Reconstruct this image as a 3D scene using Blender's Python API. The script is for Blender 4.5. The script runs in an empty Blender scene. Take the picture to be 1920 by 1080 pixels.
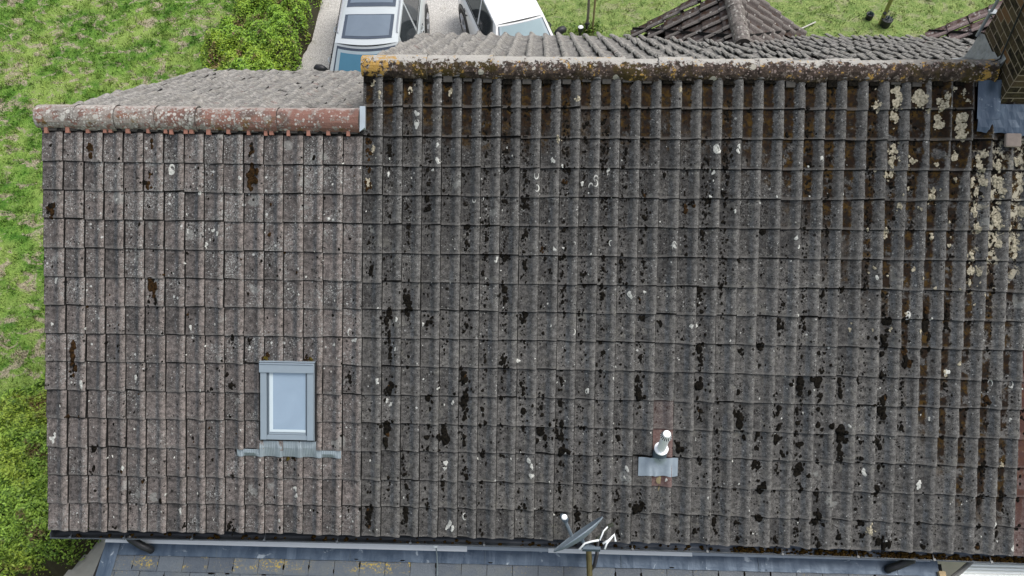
import bpy, math, random
import numpy as np
from mathutils import Vector, Matrix
random.seed(7); rng = np.random.default_rng(7)
Z0 = 5.8                       # ridge height over the garden; z values below are measured from the ridge
# ---------------- camera, sky, sun, exposure ----------------
scn = bpy.context.scene; COL = scn.collection
PITCH, YAW, ROLL = 0.99647, -0.05201, -0.02703
cp, sp, cy, sy = math.cos(PITCH), math.sin(PITCH), math.cos(YAW), math.sin(YAW)
fwd = Vector((sy*cp, cy*cp, -sp)); r0 = Vector((cy, -sy, 0)); u0 = r0.cross(fwd)
right = math.cos(ROLL)*r0 + math.sin(ROLL)*u0; upv = -math.sin(ROLL)*r0 + math.cos(ROLL)*u0
cam = bpy.data.cameras.new('camera'); camo = bpy.data.objects.new('camera', cam); COL.objects.link(camo)
M = Matrix((right, upv, -fwd)).transposed().to_4x4(); M.translation = Vector((5.00043, -6.46403, 5.75261 + Z0))
camo.matrix_world = M; cam.sensor_width = 36; cam.lens = 1499.8/1920*36; cam.clip_end = 500
scn.camera = camo
SUN_DIR = Vector((0.50, 0.22, 1.0)).normalized()       # towards the sun
world = bpy.data.worlds.new('World'); scn.world = world; world.use_nodes = True
wn = world.node_tree; bg = wn.nodes['Background']; sky = wn.nodes.new('ShaderNodeTexSky')
sky.sky_type = 'NISHITA'; sky.sun_disc = False; sky.sun_elevation = math.asin(SUN_DIR.z)
sky.sun_rotation = math.atan2(SUN_DIR.x, SUN_DIR.y); sky.air_density = 1.0; sky.dust_density = 4.0; sky.ozone_density = 1.0
hs = wn.nodes.new('ShaderNodeHueSaturation'); hs.inputs['Saturation'].default_value = 0.45
wn.links.new(sky.outputs[0], hs.inputs['Color']); wn.links.new(hs.outputs[0], bg.inputs[0]); bg.inputs[1].default_value = 0.15
sl = bpy.data.lights.new('sun', 'SUN'); sl.energy = 1.3; sl.angle = math.radians(28); sl.color = (1, .96, .9)
so = bpy.data.objects.new('sun', sl); COL.objects.link(so); so.rotation_euler = SUN_DIR.to_track_quat('Z', 'Y').to_euler()
scn.view_settings.view_transform = 'Standard'; scn.view_settings.look = 'None'
scn.view_settings.exposure = 0.55; scn.view_settings.gamma = 1
# ---------------- helpers ----------------
class MB:
    """collects shapes and links them as ONE mesh object"""
    def __init__(s): s.v = []; s.f = []; s.m = []; s.uv = []; s.uv2 = []; s.c = []
    def add(s, vs, fs, m=0, uv=None, uv2=None, c=(.5, 0, .5)):
        b = len(s.v); s.v += [tuple(v) for v in vs]
        for f in fs:
            s.f.append([b+i for i in f]); s.m.append(m)
            for i in f:
                s.uv.append(uv[i] if uv else (0, 0)); s.uv2.append(uv2[i] if uv2 else (0, 0)); s.c.append((c[0], c[1], c[2], 1))
    def box(s, x0, x1, y0, y1, z0, z1, m=0, mat=None, c=(.5, 0, .5)):
        vs = [Vector((x, y, z)) for z in (z0, z1) for y in (y0, y1) for x in (x0, x1)]
        uv = [(v.x+v.y, v.z) for v in vs]
        if mat: vs = [mat @ v for v in vs]
        s.add(vs, [(0, 2, 3, 1), (4, 5, 7, 6), (0, 1, 5, 4), (2, 6, 7, 3), (0, 4, 6, 2), (1, 3, 7, 5)], m, uv=uv, c=c)
    def tube(s, pts, r, n=10, m=0, cap=True, c=(.5, 0, .5)):
        pts = [Vector(p) for p in pts]; rs = r if isinstance(r, (list, tuple)) else [r]*len(pts)
        vs = []; fs = []; ref = None
        for k, p in enumerate(pts):
            d = (pts[min(k+1, len(pts)-1)] - pts[max(k-1, 0)])
            d = d.normalized() if d.length > 1e-9 else Vector((0, 0, 1))
            if ref is None: ref = d.orthogonal().normalized()
            ref = (ref - d*ref.dot(d)).normalized(); b = d.cross(ref)
            for i in range(n):
                a = 2*math.pi*i/n; vs.append(p + rs[k]*(math.cos(a)*ref + math.sin(a)*b))
        for k in range(len(pts)-1):
            for i in range(n):
                j = (i+1) % n; fs.append((k*n+i, k*n+j, (k+1)*n+j, (k+1)*n+i))
        if cap: fs += [tuple(range(n))[::-1], tuple((len(pts)-1)*n+i for i in range(n))]
        s.add(vs, fs, m, c=c)
    def grid(s, P, m=0, uv=None, uv2=None, c=(.5, 0, .5), flip=False):
        nr, nc = len(P), len(P[0]); vs = [p for r in P for p in r]
        fs = [(i*nc+j, i*nc+j+1, (i+1)*nc+j+1, (i+1)*nc+j) for i in range(nr-1) for j in range(nc-1)]
        if flip: fs = [f[::-1] for f in fs]
        s.add(vs, fs, m, uv=[q for r in uv for q in r] if uv else None, uv2=[q for r in uv2 for q in r] if uv2 else None, c=c)
    def build(s, name, mats, parent=None, smooth=False, dz=Z0, loc=None, bevel=0):
        me = bpy.data.meshes.new(name); off = Vector((0, 0, dz))
        base = Vector(parent.location) if parent is not None and loc is None else Vector(loc or (0, 0, 0))
        p = parent
        if parent is not None and loc is None:
            base = Vector((0, 0, 0))
            while p is not None: base += Vector(p.location); p = p.parent
        me.from_pydata([Vector(v)+off-base for v in s.v], [], s.f)
        for m in (mats if isinstance(mats, (list, tuple)) else [mats]): me.materials.append(m)
        me.polygons.foreach_set('material_index', s.m)
        if smooth: me.polygons.foreach_set('use_smooth', [True]*len(s.f))
        for nm, arr in (('roof', s.uv), ('tile', s.uv2)):
            l = me.uv_layers.new(name=nm); l.data.foreach_set('uv', np.array(arr, 'f').ravel())
        ca = me.color_attributes.new('rnd', 'FLOAT_COLOR', 'CORNER'); ca.data.foreach_set('color', np.array(s.c, 'f').ravel())
        me.update()
        o = bpy.data.objects.new(name, me); COL.objects.link(o)
        if parent is not None: o.parent = parent
        elif loc is not None: o.location = loc
        if bevel:
            b = o.modifiers.new('bevel', 'BEVEL'); b.width = bevel; b.segments = 2; b.limit_method = 'ANGLE'
        return o
def tag(o, label=None, cat=None, group=None, kind=None):
    for k, v in (('label', label), ('category', cat), ('group', group), ('kind', kind)):
        if v: o[k] = v
    return o
def empty(name, loc, label, cat, group=None):
    o = bpy.data.objects.new(name, None); COL.objects.link(o); o.location = loc; o.empty_display_size = .1
    return tag(o, label, cat, group)
class NT:
    def __init__(s, name, rough=.8, metal=0, spec=.3):
        s.mat = bpy.data.materials.new(name); s.mat.use_nodes = True; s.t = s.mat.node_tree
        s.b = s.t.nodes['Principled BSDF']; s.b.inputs['Roughness'].default_value = rough
        s.b.inputs['Metallic'].default_value = metal; s.b.inputs['Specular IOR Level'].default_value = spec
    def setin(s, i, v):
        if v is None: return
        if isinstance(v, bpy.types.NodeSocket): s.t.links.new(v, i)
        elif isinstance(v, (tuple, list)) and len(v) == 3 and i.type == 'RGBA': i.default_value = (*v, 1)
        else: i.default_value = v
    def math(s, op, a, b=None, clamp=False):
        n = s.t.nodes.new('ShaderNodeMath'); n.operation = op; n.use_clamp = clamp
        s.setin(n.inputs[0], a); s.setin(n.inputs[1], b); return n.outputs[0]
    def mul(s, a, b): return s.math('MULTIPLY', a, b)
    def addn(s, a, b): return s.math('ADD', a, b)
    def sub(s, a, b): return s.math('SUBTRACT', a, b)
    def ss(s, v, a, b, o0=0., o1=1.):
        n = s.t.nodes.new('ShaderNodeMapRange'); n.interpolation_type = 'SMOOTHSTEP'
        s.setin(n.inputs[0], v)
        if a <= b: lo, hi, p, q = a, b, o0, o1
        else: lo, hi, p, q = b, a, o1, o0
        for i, x in ((1, lo), (2, hi), (3, p), (4, q)): n.inputs[i].default_value = x
        return n.outputs[0]
    def mix(s, f, a, b, mode='MIX'):
        n = s.t.nodes.new('ShaderNodeMix'); n.data_type = 'RGBA'; n.blend_type = mode
        s.setin(n.inputs[0], f); s.setin(n.inputs[6], a); s.setin(n.inputs[7], b); return n.outputs[2]
    def uv(s, name):
        n = s.t.nodes.new('ShaderNodeUVMap'); n.uv_map = name; return n.outputs[0]
    def pos(s): return s.t.nodes.new('ShaderNodeNewGeometry').outputs['Position']
    def sep(s, v):
        n = s.t.nodes.new('ShaderNodeSeparateXYZ'); s.t.links.new(v, n.inputs[0]); return n.outputs
    def rnd(s):
        n = s.t.nodes.new('ShaderNodeVertexColor'); n.layer_name = 'rnd'
        m = s.t.nodes.new('ShaderNodeSeparateColor'); s.t.links.new(n.outputs[0], m.inputs[0]); return m.outputs
    def scale(s, v, sc):
        n = s.t.nodes.new('ShaderNodeVectorMath'); n.operation = 'MULTIPLY'; s.t.links.new(v, n.inputs[0]); n.inputs[1].default_value = sc; return n.outputs[0]
    def noise(s, v, sc, det=4, rough=.6, dist=0):
        n = s.t.nodes.new('ShaderNodeTexNoise'); s.t.links.new(v, n.inputs['Vector']); n.inputs['Scale'].default_value = sc
        n.inputs['Detail'].default_value = det; n.inputs['Roughness'].default_value = rough; n.inputs['Distortion'].default_value = dist; return n.outputs[0]
    def vor(s, v, sc, rand=1):
        n = s.t.nodes.new('ShaderNodeTexVoronoi'); s.t.links.new(v, n.inputs['Vector']); n.inputs['Scale'].default_value = sc
        n.inputs['Randomness'].default_value = rand; c = s.t.nodes.new('ShaderNodeSeparateColor'); s.t.links.new(n.outputs['Color'], c.inputs[0])
        return n.outputs['Distance'], c.outputs
    def spots(s, v, sc, dens, rmin=.15, rmax=.4):
        """irregular round spots; dens = socket or value: share of cells that carry one"""
        w = s.addn(s.noise(v, sc*2.2, 3), -.5); d, c = s.vor(v, sc); d = s.addn(d, s.mul(w, .35))
        r = s.addn(s.mul(c[1], rmax-rmin), rmin)
        on = s.math('LESS_THAN', c[0], dens)
        return s.mul(s.ss(s.sub(d, r), .04, -.04), on)
    def bump(s, h, dist=.01, st=.6):
        n = s.t.nodes.new('ShaderNodeBump'); n.inputs['Strength'].default_value = st; n.inputs['Distance'].default_value = dist
        s.t.links.new(h, n.inputs['Height']); s.t.links.new(n.outputs[0], s.b.inputs['Normal'])
    def done(s, col): s.setin(s.b.inputs['Base Color'], col); return s.mat
def plain(name, col, rough=.6, metal=0, spec=.4, var=.15, sc=12):
    n = NT(name, rough, metal, spec); p = n.pos(); k = n.noise(p, sc, 5)
    n.bump(n.noise(p, sc*12, 3), .002, .3)
    return n.done(n.mix(k, tuple(c*(1-var) for c in col), tuple(min(1, c*(1+var)) for c in col)))
# ---------------- materials ----------------
def tile_material(name, kind):
    n = NT(name, .9, 0, .15); R = n.uv('roof'); T = n.uv('tile'); us = n.sep(R); tq = n.sep(T); u, s_ = us[0], us[1]; t, q = tq[0], tq[1]
    rd = n.rnd(); rr, rg, rb = rd[0], rd[1], rd[2]
    big = n.noise(R, 1.3, 3); med = n.noise(R, 9, 5); grit = n.noise(R, 48, 4, .85); grit2 = n.noise(R, 120, 3, .8)
    if kind == 'front':
        left = n.ss(u, 3.18, 3.12)
        tone = n.math('ADD', n.mul(rr, .6), n.ss(med, .3, .7, 0, .4), True)
        A = n.mix(tone, (.040, .039, .0385), (.110, .106, .100)); B = n.mix(tone, (.050, .047, .046), (.140, .122, .114))
        col = n.mix(left, A, B)
        # bluish shade painted on the left-facing foot of the roll, roll itself paler
        st = n.mul(n.mul(n.ss(t, .42, .52), n.ss(t, .74, .64)), n.ss(n.noise(n.scale(R, (1, .35, 1)), 7, 3), .35, .6))
        col = n.mix(n.mul(st, .5), col, (.070, .080, .090))
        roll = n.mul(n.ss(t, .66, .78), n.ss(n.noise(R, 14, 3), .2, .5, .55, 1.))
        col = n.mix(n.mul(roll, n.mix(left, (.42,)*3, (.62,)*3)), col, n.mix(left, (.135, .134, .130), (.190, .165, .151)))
        mot = n.noise(R, 21, 5, .7); col = n.mix(1., col, n.mix(n.ss(mot, .36, .64), (.60,)*3, (1.38,)*3), 'MULTIPLY')
    elif kind == 'back':
        tone = n.math('ADD', n.mul(rr, .4), n.mul(med, .7), True)
        col = n.mix(tone, (.12, .115, .11), (.25, .24, .228))
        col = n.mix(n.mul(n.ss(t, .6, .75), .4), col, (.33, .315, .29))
        pk = n.spots(R, 9, .10, .2, .4); col = n.mix(n.mul(pk, .5), col, (.16, .09, .08))
    else:                                   # the reddish dark tiles of the dormers
        tone = n.math('ADD', n.mul(rr, .5), n.mul(med, .6), True)
        a = (.04, .030, .027) if kind == 'gable' else (.13, .095, .09)
        b = (.12, .105, .10) if kind == 'gable' else (.22, .17, .165)
        col = n.mix(tone, a, b)
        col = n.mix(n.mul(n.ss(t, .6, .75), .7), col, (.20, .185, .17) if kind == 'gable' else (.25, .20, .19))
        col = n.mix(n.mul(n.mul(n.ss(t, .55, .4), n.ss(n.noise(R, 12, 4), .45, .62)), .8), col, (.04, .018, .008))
    if kind == 'back': mo = n.noise(R, 17, 5, .75); col = n.mix(1., col, n.mix(n.ss(mo, .34, .66), (.55,)*3, (1.38,)*3), 'MULTIPLY')
    # grit in the concrete
    col = n.mix(1., col, n.mix(n.ss(grit, .33, .67), (.70,)*3, (1.28,)*3), 'MULTIPLY')
    col = n.mix(1., col, n.mix(n.ss(grit2, .36, .64), (.66,)*3, (1.34,)*3), 'MULTIPLY')
    if kind == 'front':
        # small pale lichens: dense on the side wing near the ridge, sparse elsewhere
        patch = n.ss(n.noise(R, 3.2, 4), .38, .66)
        dl = n.mul(n.mul(patch, n.ss(s_, 4.2, 1.0, .25, 1.)), n.mix(left, (.22,)*3, (.95,)*3))
        dl = n.addn(dl, n.mul(n.mul(left, n.ss(s_, 1.25, .9)), .35))
        dl = n.mul(dl, n.ss(rb, .1, .9, .7, 2.3))
        col = n.mix(n.mul(n.spots(R, 46, n.mul(dl, .62), .2, .42), .62), col, (.34, .345, .335))
        col = n.mix(n.mul(n.spots(R, 95, n.mul(dl, .75), .2, .45), .55), col, (.31, .32, .31))
        col = n.mix(n.mul(n.spots(R, 21, n.mul(dl, .13), .12, .3), .85), col, (.45, .46, .44))
        col = n.mix(n.mul(n.spots(R, 5.5, n.mul(dl, .22), .15, .45), .38), col, (.27, .28, .265))
        # yellowish grey crusts on the right hand slope
        cr = n.mul(n.mul(n.ss(n.noise(R, 7, 5, .65, 1.2), .56, .68), n.sub(1., left)), .32); col = n.mix(cr, col, (.19, .185, .16))
        # crusty grey mottling, heaviest on the side wing
        gm = n.mul(n.ss(n.noise(R, 30, 5, .8), .53, .60), n.mul(n.mul(patch, n.mix(left, (.20,)*3, (.85,)*3)), n.ss(rb, 0, .9, .4, 1.3)))
        col = n.mix(n.mul(gm, .62), col, (.26, .262, .25))
        # grime under the ridge, washed off the crest of each roll
        gr = n.mul(n.mul(n.ss(s_, 2.9, .9), n.sub(1., left)), n.ss(u, 3.1, 4.5, .6, 1.))
        col = n.mix(n.mul(gr, n.ss(t, .86, .50, .25, .62)), col, n.mix(.45, col, (.022, .022, .022)))
        gs = n.mul(n.mul(n.ss(n.noise(n.scale(R, (1, .6, 1)), 34, 5, .8), .50, .56), n.ss(t, .80, .45)), n.mul(gr, .85))
        col = n.mix(gs, col, (.026, .025, .024))
        # black specks
        dk = n.ss(n.noise(R, 4, 3), .40, .62)
        pan = n.mul(n.ss(t, .04, .12), n.ss(t, .62, .42))
        dd = n.addn(n.mul(dk, n.mix(left, (.17,)*3, (.16,)*3)), n.mul(n.mul(pan, n.sub(1., left)), n.ss(s_, 3.2, .6, .13, .80)))
        dd = n.mul(dd, n.ss(rb, 0, .8, .55, 1.35))
        col = n.mix(n.mul(n.spots(R, 55, dd, .18, .45), .92), col, (.012, .012, .013))
        col = n.mix(n.mul(n.spots(n.scale(R, (1, .8, 1)), 30, n.mul(dd, .62), .15, .42), .95), col, (.011, .010, .009))
        col = n.mix(n.mul(n.spots(R, 38, n.mul(dd, .5), .15, .42), .9), col, (.014, .012, .010))
        col = n.mix(n.mul(n.mul(n.ss(n.noise(R, 24, 5, .75), .57, .62), n.mul(pan, n.sub(1., left))), n.ss(s_, 3.2, .6, .1, .9)), col, (.020, .017, .014))
        # broad brown and olive moss lying in the pans under the ridge and down the chimney side
        lim = n.addn(n.addn(.66, n.ss(u, 6.6, 8.8, 0, 1.6)), n.ss(u, 8.4, 9.6, 0, 2.3))
        lim = n.addn(lim, n.mul(n.addn(n.noise(R, 2.1, 3), -.5), 1.3))
        reg = n.ss(n.sub(lim, s_), -.35, .25)
        reg = n.mul(reg, n.ss(u, 3.19, 3.21))
        edge = n.mul(n.addn(n.noise(R, 26, 4), -.5), .34); tt = n.addn(t, edge)
        wide = n.mul(n.ss(u, 8.6, 9.3), n.ss(s_, 1.3, .7)); hi = n.addn(n.ss(s_, .9, 2.2, .50, .40), n.mul(wide, .42))
        inp = n.mul(n.ss(tt, -.02, .06), n.ss(n.sub(hi, tt), -.03, .05))
        ms = n.mul(n.mul(reg, inp), n.ss(n.addn(n.noise(R, 5.5, 4), n.ss(s_, .8, .3, 0, .12)), .40, .47))
        mcol = n.mix(n.ss(n.noise(R, 8, 4), .45, .65), (.013, .006, .002), (.048, .026, .003))
        mcol = n.mix(n.mul(n.ss(n.noise(R, 19, 5, .7), .48, .58), .85), mcol, (.006, .005, .004)); mcol = n.mix(1., mcol, n.mix(grit, (.5,)*3, (1.5,)*3), 'MULTIPLY')
        col = n.mix(n.mul(ms, .95), col, mcol)
        # cream crust over the tiles beside the chimney
        cz = n.mul(n.ss(u, 9.3, 9.7), n.ss(s_, 3.0, 1.6)); cz = n.mul(n.mul(cz, n.ss(s_, .6, .75)), n.ss(n.addn(t, edge), .66, .5, .35, 1.))
        cm = n.mul(cz, n.ss(n.addn(n.noise(R, 9, 6, .72, .5), n.mul(n.addn(cz, -1.), .12)), .50, .54)); col = n.mix(cm, col, n.mix(med, (.25, .23, .17), (.40, .37, .29)))
    if kind == 'back':
        col = n.mix(n.mul(n.spots(R, 30, .30, .15, .4), .7), col, (.34, .33, .30))
        col = n.mix(n.mul(n.ss(n.noise(R, 4, 5, .7), .5, .6), .4), col, (.24, .225, .20))
        col = n.mix(n.mul(n.spots(R, 22, .16, .15, .4), .7), col, (.09, .085, .08))
    if kind in ('gable', 'mauve'):
        col = n.mix(n.mul(n.spots(R, 22, .30 if kind == 'mauve' else .12, .15, .45), .8), col, (.42, .41, .38))
    # dirty joints between the tiles, and gap shade painted under each course edge
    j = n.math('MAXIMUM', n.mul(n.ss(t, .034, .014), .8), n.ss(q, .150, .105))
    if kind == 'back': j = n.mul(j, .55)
    if kind == 'front': col = n.mix(n.mul(n.ss(q, .90, .96), .28), col, (.20, .19, .18))  # lower tile edge painted paler, as if lit
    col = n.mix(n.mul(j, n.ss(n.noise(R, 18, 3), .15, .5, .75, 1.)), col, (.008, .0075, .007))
    col = n.mix(n.mul(rg, .75), col, n.mix(grit, (.13, .052, .045), (.24, .125, .11)))
    n.bump(n.addn(n.mul(grit, .7), n.mul(med, .6)), .008, .7)
    return n.done(col)
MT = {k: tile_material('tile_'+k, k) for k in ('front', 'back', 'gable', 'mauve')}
def blob_mat(name, a, b, rough=.95, bp=1.):
    n = NT(name, rough, 0, .05); p = n.pos(); k = n.noise(p, 45, 4); n.bump(n.noise(p, 160, 3), .01*bp, bp)
    return n.done(n.mix(n.ss(k, .35, .65), a, b))
M_BLACK = blob_mat('black_moss', (.004, .0038, .0035), (.014, .012, .009))
M_BROWN = blob_mat('brown_moss', (.014, .009, .005), (.048, .026, .010))
M_WHITE = blob_mat('white_lichen', (.30, .31, .29), (.56, .56, .52), bp=.3)
M_CREAM = blob_mat('cream_lichen', (.17, .155, .11), (.42, .38, .29), bp=.3)
M_DARK = plain('underlay_shade_dark', (.012, .012, .012), .9)
def ridge_material(name, kind):
    n = NT(name, .88, 0, .2); R = n.uv('roof'); q = n.sep(R); x, a = q[0], q[1]; P = n.pos(); rd = n.rnd()
    k = n.noise(P, 14, 6, .7); f = n.noise(P, 70, 4, .7); m = n.noise(P, 4, 3)
    if kind == 'main':      # a: 0 = front foot, .5 = crest, 1 = back foot
        col = n.mix(n.ss(k, .35, .65), (.022, .016, .013), (.085, .062, .05))
        col = n.mix(n.mul(n.ss(n.noise(P, 3, 3), .5, .62), .8), col, (.05, .036, .008))
        col = n.mix(n.mul(n.spots(P, 34, .5, .12, .42), .8), col, (.27, .21, .195))
        col = n.mix(n.mul(n.ss(n.noise(P, 16, 5, .75), .58, .62), .6), col, (.30, .25, .22))
        col = n.mix(n.mul(n.spots(P, 10, .14, .15, .4), .8), col, (.42, .40, .34))
        top = n.ss(n.addn(a, n.mul(n.addn(n.noise(P, 15, 6, .75), -.5), 1.1)), .44, .49) if 0 else n.ss(n.addn(n.addn(a, n.ss(x, 7.5, 4.5, 0, .07)), n.mul(n.addn(n.noise(P, 15, 6, .75), -.5), 1.1)), .44, .49)
        top = n.mul(top, n.ss(x, 9.2, 8.3, .35, 1.))
        col = n.mix(top, col, n.mix(f, (.25, .24, .22), (.52, .50, .46)))
        d = n.addn(n.mul(n.ss(x, 3.7, 3.3), .75), n.ss(x, 9.3, 9.6, .12, .5))
        col = n.mix(n.mul(n.ss(n.addn(n.noise(P, 14, 6, .72), n.mul(d, .17)), .615, .655), .9), col, n.mix(f, (.30, .17, .03), (.52, .33, .10)))
    elif kind == 'clay':
        col = n.mix(n.ss(n.addn(n.mul(rd[0], .8), n.mul(k, .5)), .3, .9), (.085, .055, .047), (.215, .115, .092))
        col = n.mix(n.mul(n.ss(n.noise(P, 3.5, 3), .48, .62), .75), col, (.085, .075, .07))
        col = n.mix(n.mul(n.mul(n.ss(n.noise(P, 5, 3), .52, .6), n.ss(a, .45, .2)), .7), col, (.13, .09, .02))
        dl = n.ss(x, .8, 3.1, .95, .22)
        col = n.mix(n.mul(n.ss(n.addn(n.noise(P, 12, 6, .75), n.ss(x, 2.6, .2, 0, .1)), .54, .58), .75), col, n.mix(f, (.18, .17, .15), (.36, .35, .32)))
        col = n.mix(n.mul(n.spots(P, 34, dl, .15, .48), .85), col, (.42, .41, .38))
        col = n.mix(n.mul(n.spots(P, 17, n.mul(dl, .55), .15, .45), .8), col, (.48, .47, .43))
        col = n.mix(n.mul(n.ss(n.addn(a, n.mul(n.addn(k, -.5), .6)), .52, .62), .65), col, (.40, .365, .34))
    else:
        col = n.mix(n.ss(k, .35, .65), (.10, .088, .08), (.21, .19, .175))
        col = n.mix(n.mul(n.spots(P, 24, .45, .15, .45), .8), col, (.36, .35, .32))
        col = n.mix(n.mul(n.spots(P, 14, .3, .15, .4), .8), col, (.04, .03, .025))
    n.bump(n.addn(k, f), .012, .8); return n.done(col)
M_RMAIN = ridge_material('ridge_lichened', 'main'); M_RCLAY = ridge_material('ridge_clay', 'clay'); M_RGAB = ridge_material('ridge_dormer', 'gable')
M_MORTAR = plain('mortar', (.05, .047, .042), .95, var=.4, sc=30)
M_CLAYBIT = plain('clay_dentil', (.27, .13, .095), .9, var=.3, sc=25)
def lead_mat():
    n = NT('lead', .42, .35, .5); p = n.pos(); k = n.noise(n.scale(p, (1, .35, .35)), 6, 5, .65, .8)
    col = n.mix(n.ss(k, .3, .7), (.035, .058, .092), (.085, .118, .160))
    w = n.ss(n.noise(p, 6, 6, .7, .6), .60, .68); col = n.mix(n.mul(w, .5), col, (.46, .52, .56))
    n.bump(k, .01, .5); return n.done(col)
M_LEAD = lead_mat()
M_ZINC = plain('grey_flashing', (.24, .285, .31), .5, .3, .5, var=.35, sc=9)
M_FRAME = plain('window_frame_grey', (.265, .32, .365), .42, .25, .5, var=.06)
M_FRAME2 = plain('window_frame_groove', (.09, .12, .15), .5, .2, .5, var=.06)
M_PALEIN = plain('window_lining_pale', (.50, .58, .62), .5, var=.04)
M_WHITEP = plain('white_plastic', (.82, .85, .86), .4, var=.05)
M_GREYP = plain('grey_rubber', (.08, .11, .14), .6, var=.2)
M_BLACKP = plain('black_plastic', (.015, .016, .018), .45, var=.2)
def glass_mat(name, col, rough=.04, metal=.0, refl_var=.12):
    n = NT(name, rough, metal, .9); p = n.pos(); k = n.noise(n.scale(p, (1, .6, 1)), 3.2, 4, .6, .8)
    return n.done(n.mix(k, tuple(c*(1-refl_var) for c in col), tuple(min(1, c*(1+refl_var)+.02) for c in col)))  # pale noise painted in for soft reflections on the glass
M_GLASS = glass_mat('roof_window_glass', (.31, .405, .50), .12, .3)
# ---------------- the roof lattice, measured tile by tile ----------------
PR = 0.62889; CR, SR, TR = math.cos(PR), math.sin(PR), math.tan(PR)
U_ = [float(a) for a in '-.034 .184 .399 .614 .830 1.048 1.267 1.478 1.690 1.904 2.119 2.327 2.541 2.751 2.962 3.171 3.382 3.590 3.796 4.001 4.210 4.416 4.623 4.826 5.037 5.243 5.446 5.656 5.863 6.071 6.280 6.491 6.701 6.911 7.122 7.330 7.543 7.756 7.968 8.181 8.397 8.611 8.826 9.039 9.254 9.467 9.680 9.891 10.092'.split()]
UCOL = [-.272] + U_ + [10.092 + .213*k for k in range(1, 10)]         # column edges; UCOL[k+1] = edge k
SL = [1.03, 1.337, 1.644, 1.952, 2.265, 2.573, 2.879, 3.181, 3.49, 3.794, 4.117, 4.43, 4.732, 5.041]
SM = [1.041, 1.343, 1.649, 1.957, 2.26, 2.556, 2.859, 3.165, 3.473, 3.78, 4.076, 4.393, 4.689, 5.008]
SRR = [1.018, 1.325, 1.636, 1.943, 2.259, 2.566, 2.868, 3.188, 3.487, 3.798, 4.102, 4.416, 4.731, 5.039]
def S_(j, u):
    """lower edge of course j at u (courses run slightly bowed along the roof)"""
    if j < 0: return S_(0, u) + .3095*j
    a, b, c = SL[j], SM[j], SRR[j]; x0, x1, x2 = -.26, 6.1, 9.5; u = max(-.3, min(11.5, u))
    return a*(u-x1)*(u-x2)/((x0-x1)*(x0-x2)) + b*(u-x0)*(u-x2)/((x1-x0)*(x1-x2)) + c*(u-x0)*(u-x1)/((x2-x0)*(x2-x1))
AMP, THK = .040, .022
def prof(t):
    t = max(0., min(1., t))
    if t < .10: return .16*(1-t/.10)**2
    if t < .42: return .0 + .03*((t-.10)/.32)**2
    if t < .86: x = (t-.42)/.44; return .03 + .97*(x*x*(3-2*x))
    x = (t-.86)/.14; return 1 - .38*x*x*(1.6-.6*x)
TS = [.012, .06, .12, .25, .42, .50, .56, .63, .70, .76, .82, .88, .93, .97, .992]
class Slope:
    def __init__(s, O, eu, es): s.O, s.eu, s.es = Vector(O), Vector(eu).normalized(), Vector(es).normalized(); s.n = s.es.cross(s.eu).normalized()
    def P(s, u, sd, h=0): return s.O + s.eu*u + s.es*sd + s.n*h
FRONT = Slope((0, 0, 0), (1, 0, 0), (0, -CR, -SR))
def lay_tiles(mb, sl, cols, rows, smin=0., keep=None, red=None, amp=AMP, jit=1.):
    """cols: (edges), rows: list of (s_top(u), s_bottom(u)) ; one tile = one little slab with a rolled profile"""
    for ci in range(len(cols)-1):
        a, b = cols[ci], cols[ci+1]
        for ri, (f0, f1) in enumerate(rows):
            um = (a+b)/2
            if keep and not keep(um, (f0(um)+f1(um))/2): continue
            du = random.gauss(0, .0013)*jit; ds = random.gauss(0, .0042)*jit; dz = random.gauss(0, .0022)*jit; tilt = random.gauss(0, .006)*jit; sk = random.gauss(0, .006)*jit
            if random.random() < .03: ds -= .012
            c = (random.random(), red(ci, ri, um, f1(um)) if red else 0, random.random())
            P = []; uv = []; uv2 = []
            top = lambda u: max(smin, f0(u) - .045)
            for q in (0., .5, .93, 1., 1.001, 1.002):
                r = []; ru = []; rt = []
                for t in TS:
                    u = a + (b-a)*t; s0 = top(u); s1 = f1(u) + ds + sk*(t-.5)
                    sd = s0 + (s1-s0)*min(q, 1.); qq = (sd-f0(u))/(f1(u)-f0(u)); qv = 0. if q > 1. else qq  # risers take the joint black: gap shade painted in
                    h = prof(t)*amp + THK*max(qq, -.2) + dz + tilt*(t-.5)*2*qq
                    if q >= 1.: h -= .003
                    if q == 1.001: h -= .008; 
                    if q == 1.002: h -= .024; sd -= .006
                    if .9 < q <= 1.: sd += 0
                    r.append(sl.P(u+du, sd, h)); ru.append((u, sd)); rt.append((t, max(0, min(1, qv))))
                P.append(r); uv.append(ru); uv2.append(rt)
            mb.grid(P, 0, uv, uv2, c, flip=True)
            # the exposed right hand edge of the roll
            E0 = [r[-1] for r in P[:4]]; E1 = [p - sl.n*.014 for p in E0]
            mb.grid([E0, E1], 0, [[q[-1] for q in uv[:4]]]*2, [[(0.0, .5)]*4]*2, c, flip=True)
def frows(j0, j1): return [((lambda u, j=j: S_(j-1, u)), (lambda u, j=j: S_(j, u))) for j in range(j0, j1)]
def reg_rows(s0, s1, g=.3074):
    k = int(math.ceil((s1-s0)/g)); return [((lambda u, i=i: s1-g*(i+1)), (lambda u, i=i: s1-g*i)) for i in range(k)][::-1]
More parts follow.
